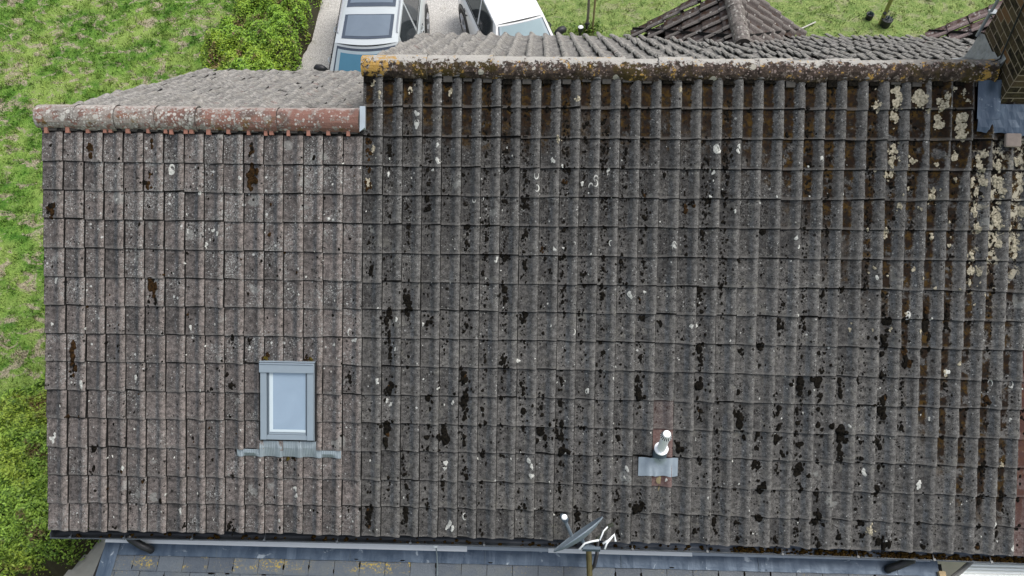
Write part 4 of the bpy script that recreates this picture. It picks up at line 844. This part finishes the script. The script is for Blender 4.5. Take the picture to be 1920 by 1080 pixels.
def blades(name, N, box, dens_poly=None, hmin=.03, hmax=.09, label=''):
    x = rng.uniform(box[0], box[1], N); y = rng.uniform(box[2], box[3], N)
    # tufts: pull blades towards clump centres
    nc = N//26; cx = rng.uniform(box[0], box[1], nc); cy_ = rng.uniform(box[2], box[3], nc); pick = rng.integers(0, nc, N); on = rng.random(N) < .62
    x = np.where(on, cx[pick]+rng.normal(0, .05, N), x); y = np.where(on, cy_[pick]+rng.normal(0, .05, N), y)
    ok = ~inpoly(x, y, drive) & ~((x > -1.6) & (y < -3.2) & (x < 13)) & ~((x > -.15) & (x < 12) & (y < 3.6) & (y > -5.6))
    x, y, pick, on = x[ok], y[ok], pick[ok], on[ok]; n = len(x)
    cr = rng.random(nc)[pick]; h = rng.uniform(hmin, hmax, n)*(.7+.8*np.where(on, cr, .2)); a = rng.uniform(0, 6.283, n); w = rng.uniform(.006, .014, n); ld = rng.uniform(.2, 1.1, n)*h; la = rng.uniform(0, 6.283, n)
    V = np.empty((n, 3, 3)); z = np.full(n, .0)
    V[:, 0] = np.stack([x-w*np.cos(a), y-w*np.sin(a), z], 1); V[:, 1] = np.stack([x+w*np.cos(a), y+w*np.sin(a), z], 1); V[:, 2] = np.stack([x+ld*np.cos(la), y+ld*np.sin(la), z+h], 1)
    rd = np.repeat(np.stack([.3*rng.random(n)+.7*cr, rng.random(n), rng.random(n)], 1), 3, axis=0)
    o = fast_mesh(name, V.reshape(-1, 3), np.arange(n*3).reshape(-1, 3), ground_mat('grass_blades', 'blade'), rd); o['kind'] = 'stuff'; return o
tag(blades('grass', 120000, (-9.5, .5, -4.6, 12)), 'rough patchy lawn with dry brown tufts left of the roof', 'grass')
tag(blades('grass', 60000, (4.6, 17.5, 3.7, 11.5), hmin=.015, hmax=.045), 'short mown lawn behind the house at the top right', 'grass')
# ---------------- hedges ----------------
def leaf_mat(name, dark, light, twig, tw=.5):
    n = NT(name, .55, 0, .35); p = n.pos(); r = n.rnd(); k = n.noise(p, 2.4, 3); m = n.noise(p, 8, 3)
    c = n.mix(n.ss(n.addn(n.mul(r[0], .7), n.mul(m, .5)), .25, .85), dark, light)
    c = n.mix(n.mul(n.ss(k, tw, tw+.10), n.ss(r[1], .25, .5)), c, n.mix(r[2], twig, tuple(1.6*t for t in twig)))
    c = n.mix(n.mul(n.ss(n.noise(p, 1.1, 2), .45, .6), .5), c, n.mix(1., c, (1.35, 1., .9), 'MULTIPLY'))
    return n.done(c)
def hedge(name, label, poly, top, N, mats, size=(.013, .026), seed=1, loc=None, edge=.35):
    g = np.random.default_rng(seed); P = np.array(poly); x0, y0 = P.min(0); x1, y1 = P.max(0)
    root = empty(name, (P[:, 0].mean(), P[:, 1].mean(), 0), label, 'hedge')
    x = g.uniform(x0-.15, x1+.15, N*3); y = g.uniform(y0-.15, y1+.15, N*3)
    def distin(x, y):
        d = np.full(len(x), 9.); n = len(poly)
        for i in range(n):
            a, b = P[i], P[(i+1) % n]; ab = b-a; t = np.clip(((x-a[0])*ab[0]+(y-a[1])*ab[1])/(ab@ab), 0, 1); d = np.minimum(d, np.hypot(x-a[0]-t*ab[0], y-a[1]-t*ab[1]))
        return np.where(inpoly(x, y, poly), d, -d)
    def bumps(x, y): return .10*np.sin(x*4.1+1.3*np.sin(y*2.7)+seed)+.08*np.sin(y*5.3+1.1*np.sin(x*3.3))+.05*np.sin(x*11+y*9)+.04*np.sin(x*17-y*14)
    def topz(x, y, d): e = np.clip((d+.05+.4*bumps(x, y))/edge, 0, 1); return top*(.35+.65*np.sqrt(1-(1-e)**2)) + bumps(x, y)
    d = distin(x, y); ok = d+.5*bumps(x, y) > -.02; x, y, d = x[ok][:N], y[ok][:N], d[ok][:N]; n = len(x)
    tz = topz(x, y, d); z = tz - np.abs(g.normal(0, .11, n)) ; side = (d < .15) & (g.random(n) < .6); z = np.where(side, g.uniform(.1, 1, n)*tz, z)
    s = g.uniform(*size, n); nx, ny, nz = g.normal(0, .55, n), g.normal(0, .55, n), np.abs(g.normal(.9, .4, n))+.1
    nn = np.stack([nx, ny, nz], 1); nn /= np.linalg.norm(nn, axis=1)[:, None]; a = g.normal(0, 1, (n, 3)); t1 = np.cross(nn, a); t1 /= np.linalg.norm(t1, axis=1)[:, None]; t2 = np.cross(nn, t1)
    c = np.stack([x, y, z], 1); V = np.stack([c-t1*s[:, None]*1.3, c-t2*s[:, None]*.6+nn*.15*s[:, None], c+t1*s[:, None]*1.3, c+t2*s[:, None]*.6+nn*.15*s[:, None]], 1)
    depth = np.clip(1-(tz-z)/.3, 0, 1); rd = np.repeat(np.stack([.6*g.random(n)+.4*g.random(n), g.random(n), g.random(n)], 1), 4, axis=0)
    off = tuple(root.location); o = fast_mesh('foliage', V.reshape(-1, 3), np.arange(n*4).reshape(-1, 4), mats[0], rd, root, off)
    # woody inside: a lumpy body and branches
    gx_, gy_ = np.meshgrid(np.linspace(x0, x1, 40), np.linspace(y0, y1, 40)); dd = distin(gx_.ravel(), gy_.ravel()); zz = np.where(dd > .05, topz(gx_.ravel(), gy_.ravel(), dd)-.16, 0.0)
    V = np.stack([gx_.ravel(), gy_.ravel(), zz], 1); idx = np.arange(1600).reshape(40, 40); F = np.stack([idx[:-1, :-1], idx[:-1, 1:], idx[1:, 1:], idx[1:, :-1]], -1).reshape(-1, 4)
    F = F[(zz[F] > .01).any(1)]; fast_mesh('branches', V, F, mats[1], np.full((1600, 3), .5), root, off)
    return root
M_TWIG = plain('hedge_inside', (.035, .032, .014), .95, var=.5, sc=20)
lm1 = leaf_mat('hedge_leaves', (.025, .085, .006), (.27, .46, .045), (.13, .095, .05), .52)
lm2 = leaf_mat('shrub_leaves', (.03, .085, .008), (.27, .43, .06), (.095, .07, .03), .55)
hedge('hedge', 'bright green hedge beside the gravel drive at the top', [(-.02, 4.2), (.02, 5.3), (-.04, 6.3), (.10, 7.2), (.16, 9.6), (-1.4, 9.6), (-1.3, 7.6), (-1.62, 6.6), (-1.65, 5.6), (-2.0, 4.9), (-1.9, 4.2)], 1.0, 90000, (lm1, M_TWIG), seed=3)
hedge('hedge', 'yellow green shrub hedge against the lower left roof edge', [(-1.95, -.7), (-2.35, -1.3), (-2.75, -2.0), (-3.0, -3.6), (-2.6, -4.6), (-2.2, -4.4), (-1.85, -4.1), (-1.42, -3.85), (-1.15, -3.4), (-1.05, -1.2), (-1.3, -.5)], 1.25, 90000, (lm2, M_TWIG), seed=5, edge=.5)
# ---------------- cars ----------------
def paint(name, col, rough=.3, metal=.0):
    n = NT(name, rough, metal, .5); n.b.inputs['Coat Weight'].default_value = .6; n.b.inputs['Coat Roughness'].default_value = .08; return n.done(col)
M_PALEBAND = glass_mat('windscreen_edge', (.36, .44, .48), .15, .2)
M_TYRE = plain('tyre', (.02, .02, .02), .8); M_RIM = plain('rim', (.45, .46, .48), .3, .7, .5); M_LAMP = glass_mat('lamp_glass', (.5, .55, .6), .1)
M_SEAT = plain('seat_cloth', (.03, .035, .04), .8)
def car(label, L, W, H, belt, loc, yaw, body_m, glass_side, glass_ws, cab, mirror_m, suns=None, roofrails=True, bu=.12):
    root = empty('parked_car', (loc[0], loc[1], 0), label, 'car'); root.rotation_euler = (0, 0, yaw)
    def bl(mb, name, mats, parent=root, smooth=False, bevel=0):
        me_o = mb.build(name, mats, None, smooth, 0, None, bevel); me_o.parent = parent; return me_o
    hw = W/2
    # body: sections from tail (y=-L/2) to nose
    st = [(-.5, .84, .42, belt-.14), (-.485, .94, .30, belt-.05), (-.44, .99, .24, belt), (-.30, 1., .22, belt), (0, 1., .22, belt-.01), (.18, 1., .22, belt-.03), (.24, .995, .22, belt-.04), (.32, .985, .22, belt-.08), (.42, .96, .22, belt-.16), (.475, .88, .26, belt-.27), (.5, .74, .36, belt-.40)]
    P = []
    for f, w, zb, zt in st:
        y = f*L; w *= hw; half = [(0, zt+.02), (w*.55, zt+.015), (w*.84, zt-.005), (w*.95, zt-.05), (w*.99, zt-.17), (w, (zb+zt)/2), (w*.985, zb+.12), (w*.93, zb)]
        P.append([(x, y, z) for x, z in half] + [(-x, y, z) for x, z in half[::-1][:-1]])
    P = [r + [r[0]] for r in P]
    mb = MB(); mb.grid(P, 0, flip=False); mb.add(P[0][:-1], [tuple(range(len(P[0])-1))], 0); mb.add(P[-1][:-1], [tuple(range(len(P[0])-1))[::-1]], 0)
    bo = bl(mb, 'body', [body_m], smooth=True); sm = bo.modifiers.new('s', 'SUBSURF'); sm.levels = 1; sm.render_levels = 2
    # cabin: belt ring to roof ring
    yf0, yf1, yr1, yr0, rw_, bw = [c*1.0 for c in cab]         # windscreen foot y, roof front y, roof rear y, rear glass foot y, roof half width, belt half width
    def S(A, B, C, D, a, b, bul=(0, 0, 0)):                    # bilinear patch A-B bottom, D-C top
        A, B, C, D = map(Vector, (A, B, C, D)); k = 4*a*(1-a); return A.lerp(B, a).lerp(D.lerp(C, a), b) + Vector(bul)*k
    zr = H-.05; FL, FR, RL, RR = (-bw, yf0, belt-.03), (bw, yf0, belt-.03), (-bw, yr0, belt), (bw, yr0, belt)
    fl, fr, rl, rr_ = (-rw_, yf1, zr), (rw_, yf1, zr), (-rw_*.97, yr1, zr), (rw_*.97, yr1, zr)
    shell = MB()
    def pat(mb, q, a0, a1, b0, b1, m, off, bul=(0, 0, 0), na=12, nb=6):
        A, B, C, D = map(Vector, q); nr = (B-A).cross(D-A).normalized()
        mb.grid([[S(*q, a0+(a1-a0)*i/na, b0+(b1-b0)*j/nb, bul)+nr*off for i in range(na+1)] for j in range(nb+1)], m)
    WSQ = (FR, FL, fl, fr); RSQ = (RL, RR, rr_, rl); LSQ = (FL, RL, rl, fl); RTQ = (RR, FR, fr, rr_)
    pat(shell, WSQ, 0, 1, 0, 1, 0, 0, (0, bu, .0)); pat(shell, RSQ, 0, 1, 0, 1, 0, 0, (0, -.08, 0)); pat(shell, LSQ, 0, 1, 0, 1, 0, 0); pat(shell, RTQ, 0, 1, 0, 1, 0, 0)
    RP = []
    for j in range(15):
        b = j/14; y = yf1+(yr1-yf1)*b; crown = .05*math.sin(math.pi*min(1, .15+b*.8)); yy = y
        RP.append([(x*rw_, yy + (bu*(1-abs(x)**2) if j == 0 else bu*.85*(1-abs(x)**2)*(1-b)**2 - .08*(1-x*x)*b*b), zr+(crown+.01)*(1-abs(x)**3.2)) for x in np.linspace(-1, 1, 17)])
    shell.grid(RP, 0, flip=False)
    bl(shell, 'cabin', [body_m], smooth=True)
    def panel(name, fn, mat, par=root):
        mb = MB(); fn(mb); return bl(mb, name, [mat] if not isinstance(mat, list) else mat, par, True)
    panel('windscreen', lambda mb: (pat(mb, WSQ, .045, .955, .04, .955, 0, .006, (0, bu, 0)), pat(mb, WSQ, .065, .935, .07, .90 if suns else .95, 2, .008, (0, bu, 0)), pat(mb, WSQ, .115, .885, .12, .84 if suns else .93, 1, .011, (0, bu, 0))), [M_DARKGLASS, glass_ws, M_PALEBAND])
    panel('rear_window', lambda mb: pat(mb, RSQ, .08, .92, .15, .92, 0, .006, (0, -.08, 0)), M_DARKGLASS)
    def sides(q, flipx):
        def f(mb):
            for a0, a1 in (((.10, .46), (.49, .86)) if not flipx else ((.14, .51), (.54, .90))): pat(mb, q, a0, a1, .07, .93, 0, .006)
        return f
    panel('side_window', sides(LSQ, 0), glass_side); panel('side_window', sides(RTQ, 1), glass_side)
    if suns:
        for (b0, b1) in suns:
            def f(mb, b0=b0, b1=b1):
                def rp(x, b, o):
                    y = yf1+(yr1-yf1)*b + .10*(1-x*x)*(1-b)**2; return (x*rw_, y, zr+(.05*math.sin(math.pi*min(1, .15+b*.8))+.01)*(1-abs(x)**3.2)+o)
                mb.grid([[rp(x, b0+(b1-b0)*k/8, .006) for x in np.linspace(-.80, .80, 13)] for k in range(9)], 1)
                i0, i1 = b0+(b1-b0)*.10, b1-(b1-b0)*.04
                mb.grid([[rp(x, i0+(i1-i0)*k/8, .010) for x in np.linspace(-.70, .70, 13)] for k in range(9)], 0)
            panel('sunroof', f, [M_SUNGLASS, M_DARKGLASS])
    if roofrails:
        for sx in (-1, 1):
            mb = MB(); mb.tube([(sx*rw_*.95, yf1-.25, zr+.02), (sx*rw_*.95, yf1-.35, zr+.045), (sx*rw_*.94, (yf1+yr1)/2, zr+.05), (sx*rw_*.93, yr1+.1, zr+.02)], .016, 6, 0); bl(mb, 'roof_rail', [M_RIM])
    for sx in (-1, 1):
        mb = MB(); c = Vector((sx*(bw+.13), yf0-.50, belt+.10)); n = 12
        mb.tube([c+Vector((-sx*.12, .02, -.04)), c+Vector((-sx*.05, .01, 0)), c, c+Vector((sx*.10, -.02, 0)), c+Vector((sx*.135, -.03, 0))], [.03, .055, .078, .070, .03], n, 0); bl(mb, 'wing_mirror', [mirror_m], smooth=True)
        for fy in (.31, -.31):
            R_ = .335; c = Vector((sx*(hw-.10), fy*L, R_)); mb = MB()
            mb.tube([c+Vector((-.11*sx, 0, 0)), c+Vector((.09*sx, 0, 0)), c+Vector((.112*sx, 0, 0))], [R_, R_, R_-.03], 28, 0); w_ = bl(mb, 'wheel', [M_TYRE])
            mb = MB(); mb.tube([c+Vector((.05*sx, 0, 0)), c+Vector((.113*sx, 0, 0))], [.22, .225], 20, 0)
            for k in range(5): a = 6.283*k/5; mb.tube([c+Vector((.118*sx, 0, 0)), c+Vector((.118*sx, .2*math.cos(a), .2*math.sin(a)))], [.035, .02], 6, 0)
            rm = bl(mb, 'rim', [M_RIM], w_)
            mb = MB(); cc = Vector((sx*(hw*1.0+.001), fy*L, R_+.01)); mb.tube([cc-Vector((sx*.06, 0, 0)), cc+Vector((sx*.004, 0, 0))], [.395, .395], 28, 0); bl(mb, 'wheel_arch', [M_BLACKP])
        for yy in (yf0-1.02, yf0-1.9):
            mb = MB(); mb.tube([(sx*(hw*.995), yy-.08, belt-.13), (sx*(hw+.03), yy-.03, belt-.125), (sx*(hw+.03), yy+.05, belt-.125), (sx*(hw*.995), yy+.09, belt-.13)], .014, 6, 0); bl(mb, 'door_handle', [body_m if roofrails else M_BLACKP])
        mb = MB()
        for yy in (yf0-.12, yf0-1.14, yf0-2.02): mb.box(sx*hw*1.0-.012, sx*hw*1.0+.002, yy-.004, yy+.004, .32, belt-.10, 0)
        mb.tube([(sx*bw*1.01, yf0-.1, belt+.012), (sx*bw*1.01, yr0+.3, belt+.03)], .009, 6, 0); bl(mb, 'door_trim', [M_BLACKP])
        mb = MB(); mb.tube([(sx*hw*.60, L*.462, belt-.38), (sx*hw*.78, L*.445, belt-.36), (sx*hw*.90, L*.41, belt-.34)], [.05, .075, .05], 10, 0); bl(mb, 'headlight', [M_LAMP], smooth=True)
    return root
M_DARKGLASS = glass_mat('dark_glass', (.035, .05, .075), .1, .1)
M_SUNGLASS = glass_mat('sunroof_glass', (.15, .19, .235), .14, .3)
M_TEAL = glass_mat('windscreen_teal', (.055, .19, .29), .12, .15)  # teal sky reflection put into the base colour
M_PALEG = glass_mat('windscreen_pale', (.30, .40, .43), .15, .2)
M_SIDE = glass_mat('side_glass', (.02, .026, .03), .06, .0)
M_SILVER = paint('silver_paint', (.50, .54, .55), .3, .25); M_WHITEC = paint('white_paint', (.82, .83, .83), .35)
car('silver car with a glass sunroof standing on gravel by the hedge', 4.40, 1.74, 1.68, 1.02, (1.79, 6.07), math.radians(181.5), M_SILVER, M_SIDE, M_TEAL, (1.38, .76, -1.75, -2.12, .585, .80), M_BLACKP, suns=((.05, .305), (.39, .8)))
car('white car with a pale windscreen parked beside the lawn', 3.70, 1.50, 1.47, .93, (4.49, 6.63), math.radians(199.5), M_WHITEC, M_SIDE, M_PALEG, (1.02, .42, -1.5, -1.72, .485, .67), M_BLACKP, suns=None, roofrails=False, bu=.03)
# ---------------- small things on the back lawn ----------------
def young_tree(loc, label):
    root = empty('young_tree', (loc[0], loc[1], 0), label, 'tree'); x, y = loc
    def bl(mb, name, m): return mb.build(name, m, root, dz=0)
    mb = MB(); mb.tube([(x, y, 0), (x+.01, y, .5), (x-.01, y+.02, 1.1), (x+.02, y, 1.9), (x, y+.02, 2.6)], [.032, .028, .025, .02, .012], 9, 0); bl(mb, 'trunk', plain('young_bark', (.17, .15, .13), .9, var=.4, sc=20))
    mb = MB(); mb.tube([(x+.13, y, 0), (x+.135, y, 1.7)], .022, 8, 0); bl(mb, 'stake', plain('stake_wood', (.24, .20, .10), .9, var=.3))
    mb = MB(); mb.tube([(x-.03, y-.02, .20), (x+.0, y-.04, .22), (x+.03, y, .20)], .035, 8, 0); mb.tube([(x-.01, y-.04, .16), (x-.0, y-.05, .04)], .02, 6, 0); bl(mb, 'tree_tie', M_BLACKP)
    g = np.random.default_rng(11); n = 900; c = np.stack([x+g.normal(0, .38, n), y+.1+g.normal(0, .38, n), 2.7+g.normal(0, .35, n)], 1); s = .03
    for k in range(7):
        a = k*.9; pass
    mb = MB(); 
    for k in range(8): a = k*.85; mb.tube([(x, y, 1.9+.09*k), (x+.25*math.cos(a), y+.25*math.sin(a), 2.3+.09*k), (x+.45*math.cos(a), y+.45*math.sin(a), 2.7+.08*k)], [.010, .007, .003], 5, 0)
    bl(mb, 'branches', plain('twig_bark', (.12, .10, .08), .9))
    t1 = g.normal(0, 1, (n, 3)); t1 /= np.linalg.norm(t1, axis=1)[:, None]; t2 = np.cross(t1, g.normal(0, 1, (n, 3))); t2 /= np.linalg.norm(t2, axis=1)[:, None]
    V = np.stack([c-t1*s, c-t2*s*.5, c+t1*s, c+t2*s*.5], 1).reshape(-1, 3)
    fast_mesh('crown', V, np.arange(n*4).reshape(-1, 4), lm1, np.repeat(g.random((n, 3)), 4, axis=0), root, tuple(root.location))
    g2 = np.random.default_rng(12); n = 500; c = np.stack([x+g2.normal(0, .16, n), y+g2.normal(0, .10, n), np.abs(g2.normal(0, .06, n))], 1)
    t1 = g2.normal(0, 1, (n, 3)); t1 /= np.linalg.norm(t1, axis=1)[:, None]; t2 = np.cross(t1, g2.normal(0, 1, (n, 3))); t2 /= np.linalg.norm(t2, axis=1)[:, None]
    V = np.stack([c-t1*s, c-t2*s*.5, c+t1*s, c+t2*s*.5], 1).reshape(-1, 3); fast_mesh('basal_growth', V, np.arange(n*4).reshape(-1, 4), lm1, np.repeat(g2.random((n, 3))*.5, 4, axis=0), root, tuple(root.location))['kind'] = 'stuff'
young_tree((6.03, 7.66), 'thin young tree with a wooden stake on the lawn')
bo = empty('garden_light', (5.88, 7.35, 0), 'small black garden light with pale top behind the roof edge', 'lamp')
mb = MB(); mb.tube([(5.88, 7.35, 0), (5.88, 7.35, .26)], .03, 12, 0); mb.tube([(5.88, 7.35, .26), (5.88, 7.35, .36)], [.055, .062], 14, 0); mb.build('post', M_BLACKP, bo, dz=0)
mb = MB(); mb.tube([(5.88, 7.35, .36), (5.88, 7.35, .385)], [.058, .03], 14, 0); mb.build('cap', M_WHITEP, bo, dz=0)
sk = empty('marker_stake', (12.36, 7.98, 0), 'yellow green wooden stake between two black pots', 'stake')
mb = MB(); mb.tube([(12.36, 7.95, 0), (12.40, 8.02, .75), (12.42, 8.08, 1.5)], .030, 8, 0); mb.tube([(12.39, 7.93, 0), (12.43, 8.0, 1.2)], .022, 8, 0); mb.build('post', plain('stake_green', (.24, .25, .07), .8, var=.3, sc=10), sk, dz=0)
mb = MB(); mb.tube([(12.35, 7.93, .28), (12.44, 7.99, .34)], .035, 8, 0); mb.build('tie', M_BLACKP, sk, dz=0)
def pot(loc, r, label):
    root = empty('plant_pot', (loc[0], loc[1], 0), label, 'plant pot', 'black pots on the lawn'); x, y = loc
    mb = MB(); mb.tube([(x, y, 0), (x, y, r*1.5), (x, y, r*1.52), (x, y, r*1.2)], [r*.78, r, r*.9, r*.85], 18, 0); mb.build('tub', M_BLACKP, root, dz=0)
    mb = MB(); mb.tube([(x, y, r*1.19), (x, y, r*1.25)], [r*.85, r*.8], 14, 0); 
    for k in range(26):
        a = random.uniform(0, 6.28); q = random.uniform(0, r*.8); mb.tube([(x+q*math.cos(a), y+q*math.sin(a), r*1.2), (x+1.3*q*math.cos(a)+.01, y+1.3*q*math.sin(a), r*1.2+random.uniform(.03, .10))], [.012, .006], 4, 1)
    mb.build('soil', [M_DARK, plain('pot_sprigs', (.03, .06, .07), .7, var=.5)], root, dz=0)
pot((12.17, 8.13), .085, 'smaller black pot left of the green stake'); pot((12.46, 7.90), .12, 'larger black pot with bluish sprigs right of the green stake')
st = MB(); st.tube([(10.42, 7.6, .04), (10.98, 7.95, .05)], .016, 8, 0)
o = st.build('garden_cane', plain('cane_grey', (.48, .47, .42), .7), None, dz=0); tag(o, 'pale cane lying on the lawn beyond the dormer', 'cane')
g3 = np.random.default_rng(21)
